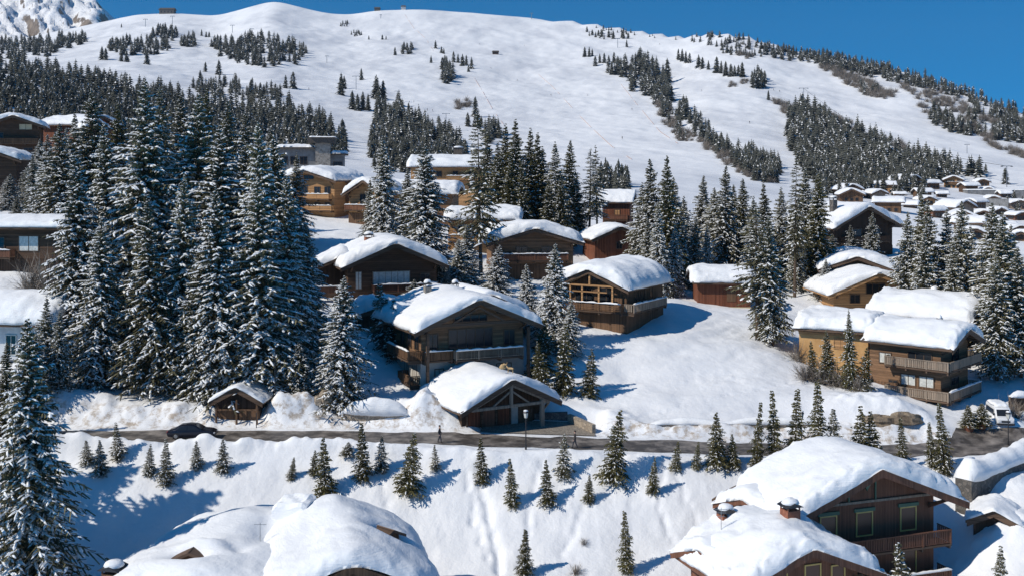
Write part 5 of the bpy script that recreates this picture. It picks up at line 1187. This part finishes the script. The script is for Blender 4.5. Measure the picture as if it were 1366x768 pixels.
# clumps and woods that read as masses: (polygon, number, height px range)
woods = [([(-20,56),(30,58),(60,55),(95,50),(118,52),(112,62),(70,70),(30,78),(-20,84)],110,(10,15)),(clump(142,232,57,74),60,(10,15)),(clump(200,238,42,57),24,(9,13)),(clump(240,264,52,65),18,(9,13)),
 ([(278,62),(310,58),(335,52),(400,60),(414,78),(395,88),(365,92),(335,88),(310,84),(290,75)],110,(11,17)),([(257,118),(280,110),(310,112),(350,122),(375,128),(372,136),(320,134),(262,130)],46,(13,18)),
 ([(-20,84),(30,88),(60,98),(110,106),(150,112),(175,122),(200,120),(250,136),(290,146),(330,145),(385,148),(430,164),(462,186),(462,212),(420,214),(380,208),(300,215),(200,215),(100,180),(-20,200)],900,(17,27)),
 (clump(45,78,60,76),16,(9,13)),(clump(500,540,140,160),14,(16,22)),
 ([(500,165),(505,152),(530,158),(560,166),(590,178),(612,192),(622,214),(612,226),(560,232),(500,228),(492,205)],270,(16,26)),
 (clump(645,668,176,192),16,(18,26)),(clump(588,606,98,116),12,(13,20)),(clump(533,553,64,73),12,(7,10)),(clump(467,485,44,49),9,(4,6)),(clump(452,467,30,36),8,(4,6)),
 (clump(590,598,84,94),5,(11,14)),
 ([(808,96),(820,90),(838,88),(852,82),(870,92),(884,105),(896,125),(902,138),(890,138),(868,130),(842,128),(838,112),(828,104)],75,(14,24)),([(868,130),(890,138),(905,160),(915,190),(905,188),(885,160)],34,(10,16)),
 (clump(783,824,44,53),8,(5,8)),(clump(1002,1022,104,119),12,(13,18)),(clump(906,922,145,160),12,(14,20)),([(920,158),(935,160),(948,182),(944,194),(928,188)],22,(13,20)),([(948,190),(970,196),(978,212),(958,206)],16,(15,22)),
 ([(975,208),(1000,208),(1025,214),(1042,226),(1042,244),(1010,244),(980,222)],70,(16,24)),
 ([(1050,155),(1072,150),(1100,158),(1122,176),(1160,186),(1200,208),(1235,212),(1262,222),(1306,232),(1308,240),(1260,246),(1225,256),(1170,262),(1100,265),(1075,240),(1055,200)],560,(17,28)),
 ([(905,50),(935,49),(965,46),(1000,53),(1020,62),(1000,68),(960,64),(930,58)],40,(6,10)),([(955,66),(990,70),(1010,74),(1000,78),(965,72)],14,(7,11)),
 ([(1010,62),(1050,68),(1075,72),(1080,84),(1050,82),(1015,76)],50,(8,12)),([(1075,74),(1120,80),(1150,86),(1180,90),(1205,94),(1240,106),(1285,124),(1280,134),(1240,120),(1200,112),(1160,104),(1120,98),(1090,88)],190,(9,15)),
 ([(760,30),(800,36),(870,48),(905,52),(905,56),(870,52),(800,41)],16,(3,6)),([(1285,126),(1320,138),(1366,152),(1400,165),(1400,185),(1366,178),(1330,165),(1300,150)],90,(10,17)),
 ([(1300,178),(1340,176),(1400,190),(1400,196),(1350,190),(1310,186)],36,(14,20)),([(1235,155),(1262,160),(1292,172),(1300,182),(1270,178),(1245,166)],26,(13,20)),([(1142,112),(1160,118),(1180,126),(1150,126)],10,(9,13)),
 ([(1338,175),(1400,200),(1400,215),(1366,200)],14,(14,20)),(clump(800,845,240,262),20,(22,34)),(clump(1180,1240,238,262),30,(16,22)),(clump(1215,1240,258,280),5,(18,24)),(clump(1330,1366,258,300),8,(10,16)),(clump(0,180,168,210),40,(26,36))]
VV = []; TT = []; MM = []; off = 0; rs = np.random.RandomState(4); total = 0
for poly, n, (h0, h1) in woods:
    for (x, y) in sample(poly, int(n*1.25), rnd, 1.5):
        p = hit(x, y, 300 if y > 100 else 500)
        if p is None: continue
        v, t_, mi = (FT[rs.randint(4)] if p.y < 600 else FTB[rs.randint(3)]); s = rs.uniform(h0, h1)*1.08/FPX*p.y/14; s = min(s, 1.9); a = rs.rand()*6.28; c, sn = math.cos(a), math.sin(a); kx = rs.uniform(1.15, 1.75)
        q = v*np.array([s*kx, s*kx, s]); q = np.stack([q[:,0]*c-q[:,1]*sn+p.x, q[:,0]*sn+q[:,1]*c+p.y, q[:,2]+p.z-.4], -1)
        VV.append(q); TT.append(t_+off); MM.append(mi); off += len(v); total += 1
o = link('distant_forest', np_mesh('distant_forest', np.concatenate(VV), [np.concatenate(TT)], [M['far_needles'], M['tree_snow']], np.concatenate(MM)))
tag(o, 'dense dark spruce woods spread over the slopes of the ski mountain', 'forest', kind='stuff'); print('forest trees', total, 'singles', cnt)
# leafless brush
brush = [([(870,135),(895,145),(918,190),(905,190),(885,165)],40,(6,9)),([(905,172),(925,180),(930,192),(908,188)],16,(6,9)),([(930,188),(975,205),(1000,228),(1035,246),(1000,240),(950,210)],55,(7,11)),([(1028,132),(1060,142),(1100,150),(1125,165),(1120,172),(1085,160),(1045,152)],75,(7,11)),
 ([(1090,88),(1130,98),(1165,112),(1195,122),(1190,134),(1160,130),(1125,112)],95,(6,10)),([(1100,150),(1160,178),(1200,190),(1215,205),(1180,198),(1120,176)],40,(7,10)),([(1200,112),(1260,126),(1300,148),(1330,166),(1300,166),(1250,142),(1215,130)],75,(6,10)),
 ([(1225,140),(1300,168),(1340,184),(1320,188),(1260,172),(1235,158)],40,(7,11)),(clump(604,616,138,147),8,(6,9)),(clump(617,628,134,144),8,(6,9)),([(985,70),(1010,76),(1000,80),(980,74)],10,(5,7)),([(1305,185),(1366,205),(1366,212),(1330,200)],26,(7,10)),(clump(970,985,110,118),7,(4,6)),(clump(1150,1180,200,214),12,(6,8)),(clump(985,1000,108,114),8,(4,6))]
VV = []; TT = []; off = 0
for poly, n, (h0, h1) in brush:
    for (x, y) in sample(poly, n, rnd, 1.5):
        p = hit(x, y, 300)
        if p is None: continue
        v, t_ = SG[rs.randint(3)]; s = rs.uniform(h0, h1)/FPX*p.y/3.5; a = rs.rand()*6.28; c, sn = math.cos(a), math.sin(a)
        v = v[:len(v)]; q = v*s; q = np.stack([q[:,0]*c-q[:,1]*sn+p.x, q[:,0]*sn+q[:,1]*c+p.y, q[:,2]+p.z-.2], -1); VV.append(q); TT.append(t_+off); off += len(v)
o = link('brushwood', np_mesh('brushwood', np.concatenate(VV), [np.concatenate(TT)], [M['twig']])); tag(o, 'grey-brown leafless brush along the edges of the ski pistes', 'brush', kind='stuff')
# individual near shrubs
for i, (px, Y, h, lab, cat) in enumerate([(63,147,6.0,'large bare twiggy tree in front of the dark chalet on the left edge','shrub'),(40,146,3.6,'frosted bare bush below the large twiggy tree on the left edge','shrub'),(1076,132,2.6,'brown bare bush at the left foot of the orange wall','shrub'),(1098,131,3.0,'brown bare bush in front of the middle of the orange wall','shrub'),
        (1122,129.5,3.0,'brown bare bush left of the weathered chalet','shrub'),(1062,140,2.6,'bare bush beside the high-crowned spruces','shrub'),(1145,128,2.4,'bare bush under the weathered chalet balcony','shrub'),(768,97.3,1.1,'dry twig tuft at the bottom edge of the snow slope','shrub'),(780,100.5,.7,'tiny twig sprout on the open snow slope','shrub'),(1352,124.5,2.6,'round frosted bush right of the white van','shrub'),(500,141,2.0,'bare bush between the shaded spruces and the big chalet','shrub')]):
    o = link('bare_shrub', SGM[i % 3]); x = WX(px, Y); s = h/3.5; o.location = (x, Y, float(tz(x, Y))-.1); o.scale = (s, s, s); o.rotation_euler.z = i; tag(o, lab, cat)

# ------------------------------------------------------------------ ski slope furniture
pyl = [(1072,142,24),(1343,250,28),(642,0,0),(530,136,14),(595,172,20),(1290,205,12),(310,44,10),(336,50,11),(363,58,10),(394,62,9),(436,84,9),(475,120,18),(508,25,5),(709,26,8),(824,64,12),(194,36,10),(230,32,10)]
k = 0; tops = {}
for px, py, h in sorted(pyl):
    if h == 0: continue
    p = hit(px, py, 300)
    if p is None: continue
    k += 1; H = h/FPX*p.y; tk = max(.18, .5/FPX*p.y*.6)
    mb = MB(); mb.tube([(0,0,-1),(0,0,H)], [tk*1.3, tk], 8); pole = empty('lift_pylon', p); q = mb.build('mast', M['metal'], pole)
    mb = MB(); mb.box(-H*.26, H*.26, -tk, tk, H-tk*.5+.0, H+tk*1.4); 
    for sx in (-1, 1): mb.box(sx*H*.24-tk*.6, sx*H*.24+tk*.6, -H*.12, H*.12, H-tk*2.2, H-tk*.51)
    mb.build('crossarm', M['metal'], pole); tag(pole, 'grey ski lift pylon with crossarm, %s from the left on the slopes' % ordw(k), 'pylon', 'ski lift pylons'); tops[px] = p + Vector((0,0,H))
# gondola cabins hanging on a cable on the right
ca = tops[1072]; cb = tops[1343]
mb = MB(); pts = [ca.lerp(cb, i/16) - Vector((0,0,14*math.sin(math.pi*i/16))) for i in range(17)]; mb.tube(pts, [.12]*17, 5); tag(mb.build('lift_cable', M['darkmetal']), 'thin ski lift cable strung over the right-hand piste', 'cable')
for i, tt in enumerate((.16, .3, .45)):
    p = ca.lerp(cb, tt) - Vector((0,0,14*math.sin(math.pi*tt))); o = empty('gondola_cabin', p); tag(o, 'dark gondola cabin hanging over the right piste, %s from the left' % ordw(i+1), 'gondola', 'gondola cabins')
    mb = MB(); mb.tube([(0,0,-2.6),(0,0,-3.0),(0,0,-4.6),(0,0,-5.0)], [1.0,1.5,1.5,1.1], 10); mb.build('cabin', M['darkmetal'], o); mb = MB(); mb.tube([(0,0,0),(.15,0,-1.2),(0,0,-2.6)], [.1,.1,.1], 5); mb.build('hanger', M['metal'], o)
def net(pts, H, lab, mat='net', n=60):
    V = []; F = []; tot = len(pts)-1; P = []
    for i in range(tot):
        for s in range(n//tot): t_ = s/(n//tot); P.append((pts[i][0]*(1-t_)+pts[i+1][0]*t_, pts[i][1]*(1-t_)+pts[i+1][1]*t_))
    P.append(pts[-1]); Q = [hit(x, y, 300) for x, y in P]; Q = [q for q in Q if q is not None]
    mb = MB()
    for i in range(len(Q)-1):
        a, b_ = Q[i], Q[i+1]
        if (a-b_).length > 120 or float(fbm(i*.31, H*7, 5, 2)) > .06: continue      # gaps where the net is down or drifted over
        for z in (.25, .6, .95): mb.beam(a+Vector((0,0,H*z)), b_+Vector((0,0,H*z)), .12, H*.13)
        mb.beam(a-Vector((0,0,.5)), a+Vector((0,0,H)), .16, .16)
    tag(mb.build('safety_net', M[mat]), lab, 'safety net')
net([(633,105),(645,125),(658,148),(674,170)], .8, 'dark safety fence line running down the left of the main piste')
net([(714,96),(738,117),(772,154),(790,172),(816,196),(856,222)], .6, 'long reddish safety net down the middle of the main piste')
net([(826,110),(849,139),(880,176),(910,196)], .6, 'reddish safety net along the right edge of the main piste')
net([(540,20),(552,38),(568,52),(578,68)], .7, 'faint reddish fence line below the summit lift')
# summit buildings on the skyline, chalet hut on slope
def hut(px, Yd, w, h, d, mat, lab, nm='summit_hut'):
    z = float(tz(WX(px, Yd), Yd)); o = empty(nm, (WX(px, Yd), Yd, z)); tag(o, lab, 'hut')
    mb = MB(); mb.box(-w/2, w/2, 0, d, -3, h); mb.build('wall', M[mat], o)
    mb = MB(); mb.add([(-w*.58,-1,h),(w*.58,-1,h),(w*.58,d+1,h),(-w*.58,d+1,h),(-w*.5,d/2,h*1.5),(w*.5,d/2,h*1.5)], [(0,1,5,4),(3,4,5,2),(0,4,3),(1,2,5),(0,3,2,1)]); mb.build('roof', M['roofing'], o)
    for k in range(4): window(o, lambda u, o_, z_: (u, -o_, z_), -w*.36+w*.24*k, h*.3, w*.1, h*.35, bars=0)
hut(222, 1985, 26, 8, 14, 'darkstone', 'dark summit restaurant on the skyline at the upper left'); hut(503, 1990, 10, 5, 8, 'darkstone', 'small lift station on the summit skyline')
hut(538, 1990, 8, 6, 8, 'whiteplaster', 'tiny pale lift hut on the summit skyline')
p = hit(661, 73); hut(661, p.y, 9, 4, 6, 'dark', 'lone dark hut on the open upper piste', 'piste_hut')
# ------------------------------------------------------------------ vehicles
def loft(sections, mat, name, parent, smooth=True):
    """sections: list of rings (same length) of 3D points"""
    n = len(sections[0]); V = [p for s in sections for p in s]; F = []
    for i in range(len(sections)-1):
        for k in range(n): F.append((i*n+k, i*n+(k+1)%n, (i+1)*n+(k+1)%n, (i+1)*n+k))
    F += [tuple(reversed(range(n))), tuple((len(sections)-1)*n+k for k in range(n))]
    me = bpy.data.meshes.new(name); me.from_pydata(V, [], F); me.materials.append(mat); me.polygons.foreach_set('use_smooth', [smooth]*len(F))
    o = bpy.data.objects.new(name, me); C.objects.link(o); o.parent = parent
    if smooth:
        me.set_sharp_from_angle(angle=R(35))
    return o
def car(name, x, Y, z, rz, L, W_, prof, glass, label, cat, mat, wheelx, wr=.33, roofsnow=0):
    """prof: [(x, z_bottom, z_belt, z_top)] along the length; glass: side window polygons"""
    o = empty(name, (x, Y, z), rz); tag(o, label, cat); secs = []
    for (px, zb, zbelt, zt) in prof:
        e = .93 if abs(px) > L*.45 else 1; hw = W_/2*e; cab = zt > zbelt+.02; tw = hw*.80 if cab else hw*.92
        secs.append([(px,-hw*.9,zb),(px,hw*.9,zb),(px,hw,zb+.15),(px,hw,zbelt-.06),(px,hw*.97,zbelt),(px,tw,zt-.05 if cab else zt-.02),(px,tw*.85,zt),(px,-tw*.85,zt),(px,-tw,zt-.05 if cab else zt-.02),(px,-hw*.97,zbelt),(px,-hw,zbelt-.06),(px,-hw,zb+.15)])
    loft(secs, mat, 'body', o)
    for sg in (-1, 1):
        for poly in glass:
            mb = MB(); zb0 = .9
            def yy(zz): 
                zbelt = glass_belt; t_ = (zz-zbelt)/(glass_top-zbelt); return sg*(W_/2*(.97+(.80-.97)*t_)+.012)
            glass_belt = min(p[1] for p in poly); glass_top = max(p[1] for p in poly)+.08
            vs = [(a, yy(b), b) for a, b in poly] + [(a, yy(b)-sg*.03, b) for a, b in poly]; n = len(poly)
            mb.add(vs, [tuple(range(n)) if sg > 0 else tuple(reversed(range(n)))] + [(k, (k+1)%n, n+(k+1)%n, n+k) for k in range(n)]); mb.build('side_window', M['glass'], o)
    for wx in wheelx:
        for sg in (-1, 1):
            wo = MB(); wo.tube([(wx, sg*(W_/2-.20), wr), (wx, sg*(W_/2+.01), wr)], [wr, wr], 18); q = wo.build('wheel', M['tyre'], o)
            h = MB(); h.tube([(wx, sg*(W_/2+.012), wr), (wx, sg*(W_/2+.03), wr)], [wr*.6, wr*.55], 12); h.build('rim', M['metal'], q)
    return o
M['tyre'] = mat_plain('tyre', (.02,.02,.02), .9); M['navy'] = mat_plain('navy_paint', (.012,.016,.03), .25, .3); M['whitep'] = mat_plain('white_paint', (.75,.76,.77), .3)
M['lampglass'] = mat_plain('lamp_glass', (.6,.6,.55), .3); M['red_l'] = mat_plain('tail_light', (.4,.02,.02), .3); M['head_l'] = mat_plain('headlight', (.7,.72,.75), .15)
Yc = 112.4; xc = WX(257, Yc); zc = float(tz(xc, Yc)) + .06
prof = [(-2.38,.42,.70,.72),(-2.3,.28,.84,.86),(-1.75,.2,.93,1.02),(-1.2,.2,.95,1.34),(-.3,.2,.95,1.44),(.35,.2,.94,1.40),(1.15,.2,.92,.97),(1.9,.22,.84,.86),(2.3,.26,.70,.73),(2.40,.38,.58,.60)]
o = car('parked_car', xc, Yc, zc, R(0), 4.8, 1.85, prof, [[(-1.45,.96),(-.35,.96),(-.35,1.36),(-1.05,1.30)],[(-.27,.96),(.95,.96),(.38,1.33),(-.27,1.37)]], 'dark blue saloon car driving on the road left of the wooden shed', 'car', M['navy'], (-1.45, 1.5))
for sg in (-1,1):
    mb = MB(); mb.box(2.22, 2.41, sg*.62-.17, sg*.62+.17, .56, .68); mb.build('headlight', M['head_l'], o); mb = MB(); mb.box(-2.4, -2.28, sg*.66-.18, sg*.66+.18, .66, .80); mb.build('tail_light', M['red_l'], o)
mb = MB(); mb.add([(1.12,-.70,1.0),(1.12,.70,1.0),(.42,.60,1.395),(.42,-.60,1.395),(1.14,-.70,1.01),(1.14,.70,1.01),(.45,.60,1.41),(.45,-.60,1.41)], [(4,5,6,7),(3,2,1,0),(0,1,5,4),(1,2,6,5),(2,3,7,6),(3,0,4,7)]); mb.build('windscreen', M['glass'], o)
# white van seen from the front, nose down the lane
xv = WX(1342, 120.8); zv = float(tz(xv, 120.8))
o = empty('parked_van', (xv, 120.8, zv), R(-8)); tag(o, 'white boxy van facing the road, snow on its roof, beside the planters', 'van')
mb = MB(); V = []
secs = []
for (y, zt, hw) in ((0,1.02,.84),(.08,1.12,.90),(.75,1.22,.93),(1.35,2.0,.86),(1.5,2.06,.86),(4.6,2.08,.88),(4.75,1.95,.86)):
    secs.append([(-hw*.95,y,.42),(hw*.95,y,.42),(hw,y,.6),(hw,y,min(1.15,zt-.05)),(hw*.93,y,zt-.06),(hw*.85,y,zt),(-hw*.85,y,zt),(-hw*.93,y,zt-.06),(-hw,y,min(1.15,zt-.05)),(-hw,y,.6)])
loft(secs, M['whitep'], 'body', o)
mb = MB(); mb.add([(-.72,.74,1.25),(.72,.74,1.25),(.66,1.30,1.93),(-.66,1.30,1.93),(-.72,.78,1.22),(.72,.78,1.22),(.66,1.34,1.90),(-.66,1.34,1.90)], [(0,1,2,3),(7,6,5,4),(0,4,5,1),(1,5,6,2),(2,6,7,3),(3,7,4,0)]); mb.build('windscreen', M['glass'], o)
mb = MB(); mb.box(-.45,.45,-.03,.02,.68,.88); mb.build('grille', M['darkmetal'], o); mb = MB(); mb.box(-.9,.9,-.12,.05,.40,.60); mb.build('bumper', M['darkmetal'], o)
for sg in (-1,1):
    mb = MB(); mb.box(sg*.65-.13, sg*.65+.13, -.04, .02, .70, .90); mb.build('headlight', M['head_l'], o); mb = MB(); mb.box(sg*1.0-.09, sg*1.0+.09, .95, 1.05, 1.25, 1.5); mb.build('mirror', M['darkmetal'], o)
    for y in (.85, 3.8):
        mb = MB(); mb.tube([(sg*.66, y, .36), (sg*.92, y, .36)], [.36,.36], 16); q = mb.build('wheel', M['tyre'], o); mb = MB(); mb.tube([(sg*.93,y,.36),(sg*.94,y,.36)],[.2,.2],12); mb.build('rim', M['metal'], q)
    mb = MB(); mb.add([(sg*.945,1.5,1.25),(sg*.945,4.3,1.25),(sg*.90,4.3,1.8),(sg*.90,1.6,1.8),(sg*.90,1.5,1.25),(sg*.90,4.3,1.25),(sg*.86,4.3,1.8),(sg*.86,1.6,1.8)], [(0,1,2,3),(7,6,5,4),(0,4,5,1),(1,5,6,2),(2,6,7,3),(3,7,4,0)]); mb.build('side_window', M['glass'], o)
sn = snow_cap(1.5, 1.5, 4.7, lambda U, V_: 0*U+2.08, .28, 5, parent=o, lip=.05, nx=16, ny=20, edge=.6)
# shaded dark car roof under snow behind
# planters with small evergreens
for i, px in enumerate((1292, 1309)):
    Y = 120.6+.5*i; x = WX(px, Y); z = float(tz(x, Y)); o = empty('planter', (x, Y, z)); tag(o, 'orange terracotta planter %s the white van' % ('next to' if i else 'further left of'), 'planter', 'terracotta planters')
    mb = MB(); mb.tube([(0,0,-.1),(0,0,.5),(0,0,.56)], [.45,.62,.66], 14, M['terra'] if 'terra' in M else M['brick']); mb.build('pot', None, o)
    tree(px, Y, None, 'small', h=2.3, base=z+.45, label='bushy little evergreen in the planter %s the white van' % ('next to' if i else 'further left of'), group='planter evergreens', wscale=1.8, name='evergreen_bush')

# ------------------------------------------------------------------ people
def person(px, Y, label, coat, legs, hairc, rz, stride=.25, carry=0):
    x = WX(px, Y); z = float(tz(x, Y)) + .06
    me = bpy.data.meshes.new('body'); s = stride
    J = {'pel':(0,0,.93),'wst':(0,0,1.08),'chs':(0,.0,1.32),'nck':(0,.01,1.50),'hd':(0,-.02,1.62),'hdt':(0,-.01,1.72),
         'hl':(-.10,0,.88),'kl':(-.11,-s*.55,.48),'al':(-.11,-s*.7,.08),'tl':(-.11,-s*.7-.16,.03),'hr':(.10,0,.88),'kr':(.11,s*.25,.48),'ar':(.11,s*.85,.10),'tr':(.11,s*.85-.16,.03),
         'sl':(-.19,0,1.40),'el':(-.26,.05+s*.2,1.14),'wl':(-.25,-.06+s*.3,.92),'ml':(-.25,-.09+s*.3,.84),'sr':(.19,0,1.40),'er':(.26,.03-s*.2,1.14),'wr':(.25,-.10-s*.3,.93),'mr':(.25,-.13-s*.3,.85)}
    E = [('pel','wst'),('wst','chs'),('chs','nck'),('nck','hd'),('hd','hdt'),('pel','hl'),('hl','kl'),('kl','al'),('al','tl'),('pel','hr'),('hr','kr'),('kr','ar'),('ar','tr'),('chs','sl'),('sl','el'),('el','wl'),('wl','ml'),('chs','sr'),('sr','er'),('er','wr'),('wr','mr')]
    rad = {'pel':(.17,.13),'wst':(.16,.12),'chs':(.19,.13),'nck':(.065,.065),'hd':(.095,.105),'hdt':(.07,.08),'hl':(.10,.10),'hr':(.10,.10),'kl':(.07,.07),'kr':(.07,.07),'al':(.05,.05),'ar':(.05,.05),'tl':(.04,.035),'tr':(.04,.035),'sl':(.075,.075),'sr':(.075,.075),'el':(.055,.055),'er':(.055,.055),'wl':(.035,.035),'wr':(.035,.035),'ml':(.04,.028),'mr':(.04,.028)}
    for sd in ('l','r'):          # four short fingers and a thumb on each hand
        m0 = J['m'+sd]; sg = -1 if sd == 'l' else 1
        for k in range(4):
            J['f%s%d'%(sd,k)] = (m0[0]+.004*sg, m0[1]-.03+.02*k, m0[2]-.085+(.012 if k in (0,3) else 0)); rad['f%s%d'%(sd,k)] = (.009,.009); E.append(('m'+sd,'f%s%d'%(sd,k)))
        J['t'+'h'+sd] = (m0[0]-.02*sg, m0[1]-.05, m0[2]-.03); rad['th'+sd] = (.010,.010); E.append(('m'+sd,'th'+sd))
    ks = list(J); me.from_pydata([J[k] for k in ks], [(ks.index(a), ks.index(b_)) for a, b_ in E], [])
    ob = bpy.data.objects.new('body', me); C.objects.link(ob); md = ob.modifiers.new('s', 'SKIN'); 
    for i, k in enumerate(ks): me.skin_vertices[0].data[i].radius = rad[k]
    me.skin_vertices[0].data[0].use_root = True
    ob.modifiers.new('u', 'SUBSURF').levels = 1
    dg = bpy.context.evaluated_depsgraph_get(); nm = bpy.data.meshes.new_from_object(ob.evaluated_get(dg)); bpy.data.objects.remove(ob)
    for c in (coat, legs, M['skin'], M['tyre']): nm.materials.append(c)
    for p in nm.polygons:
        c = p.center; p.use_smooth = True
        p.material_index = 2 if c.z > 1.5 or (abs(c.x) > .2 and c.z < .89 and c.z > .7) else 0 if c.z > .86 or abs(c.x) > .2 else 3 if c.z < .12 else 1
    o = empty('person', (x, Y, z), rz); tag(o, label, 'person'); b = link('body', nm, o)
    mb = MB(); mb.blob((0,.01,1.69), .105,.115,.11, hairc, 10, 6, 3, .04, .25); mb.build('hat', None, o, True)
    mb = MB(); mb.blob((0,-.115,1.61), .016,.022,.026, M['skin'], 6, 4, 1, .02, 1)
    for sg in (-1,1): mb.blob((sg*.035,-.105,1.645), .011,.008,.009, M['tyre'], 6, 4, 1, 0, 1); mb.blob((sg*.10,-.01,1.62), .012,.02,.03, M['skin'], 6, 4, 1, 0, 1)
    mb.box(-.025,.025,-.110,-.100,1.572,1.58, M['red_l']); mb.build('face', None, o)
    return o
M['skin'] = mat_plain('skin', (.55,.34,.25), .6); M['coat'] = mat_plain('dark_coat', (.02,.022,.03), .85); M['coat2'] = mat_plain('charcoal_coat', (.035,.03,.03), .85); M['jeans'] = mat_plain('dark_trousers', (.025,.03,.045), .85); M['hatm'] = mat_plain('dark_hat', (.03,.02,.02), .9)
person(586.5, 111.3, 'person in dark winter clothes walking on the road left of the garage', M['coat'], M['jeans'], M['hatm'], R(85))
person(767, 111.2, 'person in charcoal coat walking on the road below the stone apron wall', M['coat2'], M['jeans'], M['hatm'], R(-80), .3)

sk = bpy.data.objects['person']
for i, (px, py) in enumerate([(570,148),(577,149),(613,136),(546,138),(552,137),(735,128),(784,128),(830,186),(843,147),(690,108),(655,92),(700,62),(880,60),(390,132),(412,120),(640,60),(1032,121),(1040,123),(936,122),(1000,165)]):
    p = hit(px, py, 300)
    if p is None: continue
    o = empty('skier', p, i*1.3); tag(o, 'tiny dark skier on the open pistes, %s in the list from the left' % ordw(i+1), 'skier', 'skiers on the pistes')
    for ch in sk.children: c = ch.copy(); C.objects.link(c); c.parent = o
    mb = MB(); mb.box(-.16,-.06,-1.0,.8,.0,.05); mb.box(.06,.16,-1.0,.8,.0,.05); mb.build('skis', M['darkmetal'], o); o.scale = (1.25,)*3
for i, o in enumerate(sorted([o for o in C.objects if o.name.startswith('skier')], key=lambda o: o.location.x/o.location.y)): o['label'] = 'tiny dark skier on the open pistes, %s from the left' % ordw(i+1)
# ------------------------------------------------------------------ street lamps, posts
def lamp(px, Y, H, label, x=None):
    x = WX(px, Y); z = float(tz(x, Y)); o = empty('street_lamp', (x, Y, z)); tag(o, label, 'street lamp', None)
    mb = MB(); mb.tube([(0,0,-.3),(0,0,.5),(0,0,.52),(0,0,H-.75)], [.10,.10,.06,.05], 8); mb.build('post', M['darkmetal'], o)
    mb = MB(); mb.tube([(0,0,H-.75),(0,0,H-.70),(0,0,H-.22)], [.10,.17,.26], 6); mb.build('lantern', M['lampglass'], o); mb = MB(); mb.tube([(0,0,H-.215),(0,0,H-.10),(0,0,H+.02)], [.32,.22,.04], 6); mb.build('lamp_cap', M['darkmetal'], o)
    mb = MB(); mb.blob((0,0,H-.05), .26,.26,.14, None, 8, 4, 3, .05, .2); mb.build('snow_cap', M['roof_snow'], o, True)
lamp(701.5, 110.0, 3.9, 'short street lamp with box lantern on the road edge in front of the garage'); lamp(1069, 112, 4.4, 'street lamp with glass lantern between the slim spruces above the brown roof'); lamp(1345, 116.6, 3.6, 'street lamp post at the bend of the road by the right edge')
for px, Y, H, lab in ((367,118.4,5.2,'thin pole standing in the shade right of the road shed'),(342,116.8,1.6,'short marker post in front of the wooden shed'),(642,167,0,'')):
    if H: x = WX(px, Y); mb = MB(); mb.tube([(0,0,-.3),(0,0,H)],[.05,.045],8); q = mb.build('pole' if H > 2 else 'marker_post', M['darkmetal']); q.location = (x, Y, float(tz(x,Y))); tag(q, lab, 'pole' if H > 2 else 'post')
# dark stone wall with thick snow sweeping along the bend, lower right
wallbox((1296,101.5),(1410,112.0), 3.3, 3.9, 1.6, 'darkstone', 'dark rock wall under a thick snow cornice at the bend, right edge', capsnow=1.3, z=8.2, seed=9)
# parapet at top right of shaded yard
wallbox((1348,127),(1420,128), 1.7, 1.7, .4, 'dark', 'dark beam-topped wall in the shaded yard behind the white van', capsnow=.5, seed=11)
# antenna and roof pipes
def antenna(px, py, Y, H, lab, arms=3):
    z = zpy(py, Y); x = WX(px, Y); mb = MB(); mb.tube([(0,0,-1.6),(0,0,H)],[.03,.025],6)
    for k in range(arms): mb.beam((-.5+.1*k,0,H-.15-.28*k),(.5-.1*k,0,H-.15-.28*k),.03,.03)
    q = mb.build('antenna', M['metal']); q.location = (x, Y, z); tag(q, lab, 'antenna')
antenna(962,703,87.5,1.6,'thin antenna on the snow roof left of the brick chimneys'); antenna(347,722,86,1.5,'dark pipe and aerial in the snow hollow between the two buried roofs',1)
antenna(1045,640,97,1.1,'frosty aerial sticking out of the big snow roof, lower right',2)
# haze: a thin even veil of air over the whole scene
hz = MB(); hz.box(-5200, 5200, -30, 3900, -260, 560); q = hz.build('haze', None); tag(q, kind='stuff')
m = bpy.data.materials.new('haze'); m.use_nodes = True; t = m.node_tree; t.nodes.remove(t.nodes['Principled BSDF']); pv = N(t, 'ShaderNodeVolumePrincipled'); pv.inputs['Density'].default_value = HAZE; pv.inputs['Color'].default_value = (.72,.84,1,1); pv.inputs['Anisotropy'].default_value = .1
t.links.new(pv.outputs[0], t.nodes['Material Output'].inputs['Volume']); q.data.materials.clear(); q.data.materials.append(m)
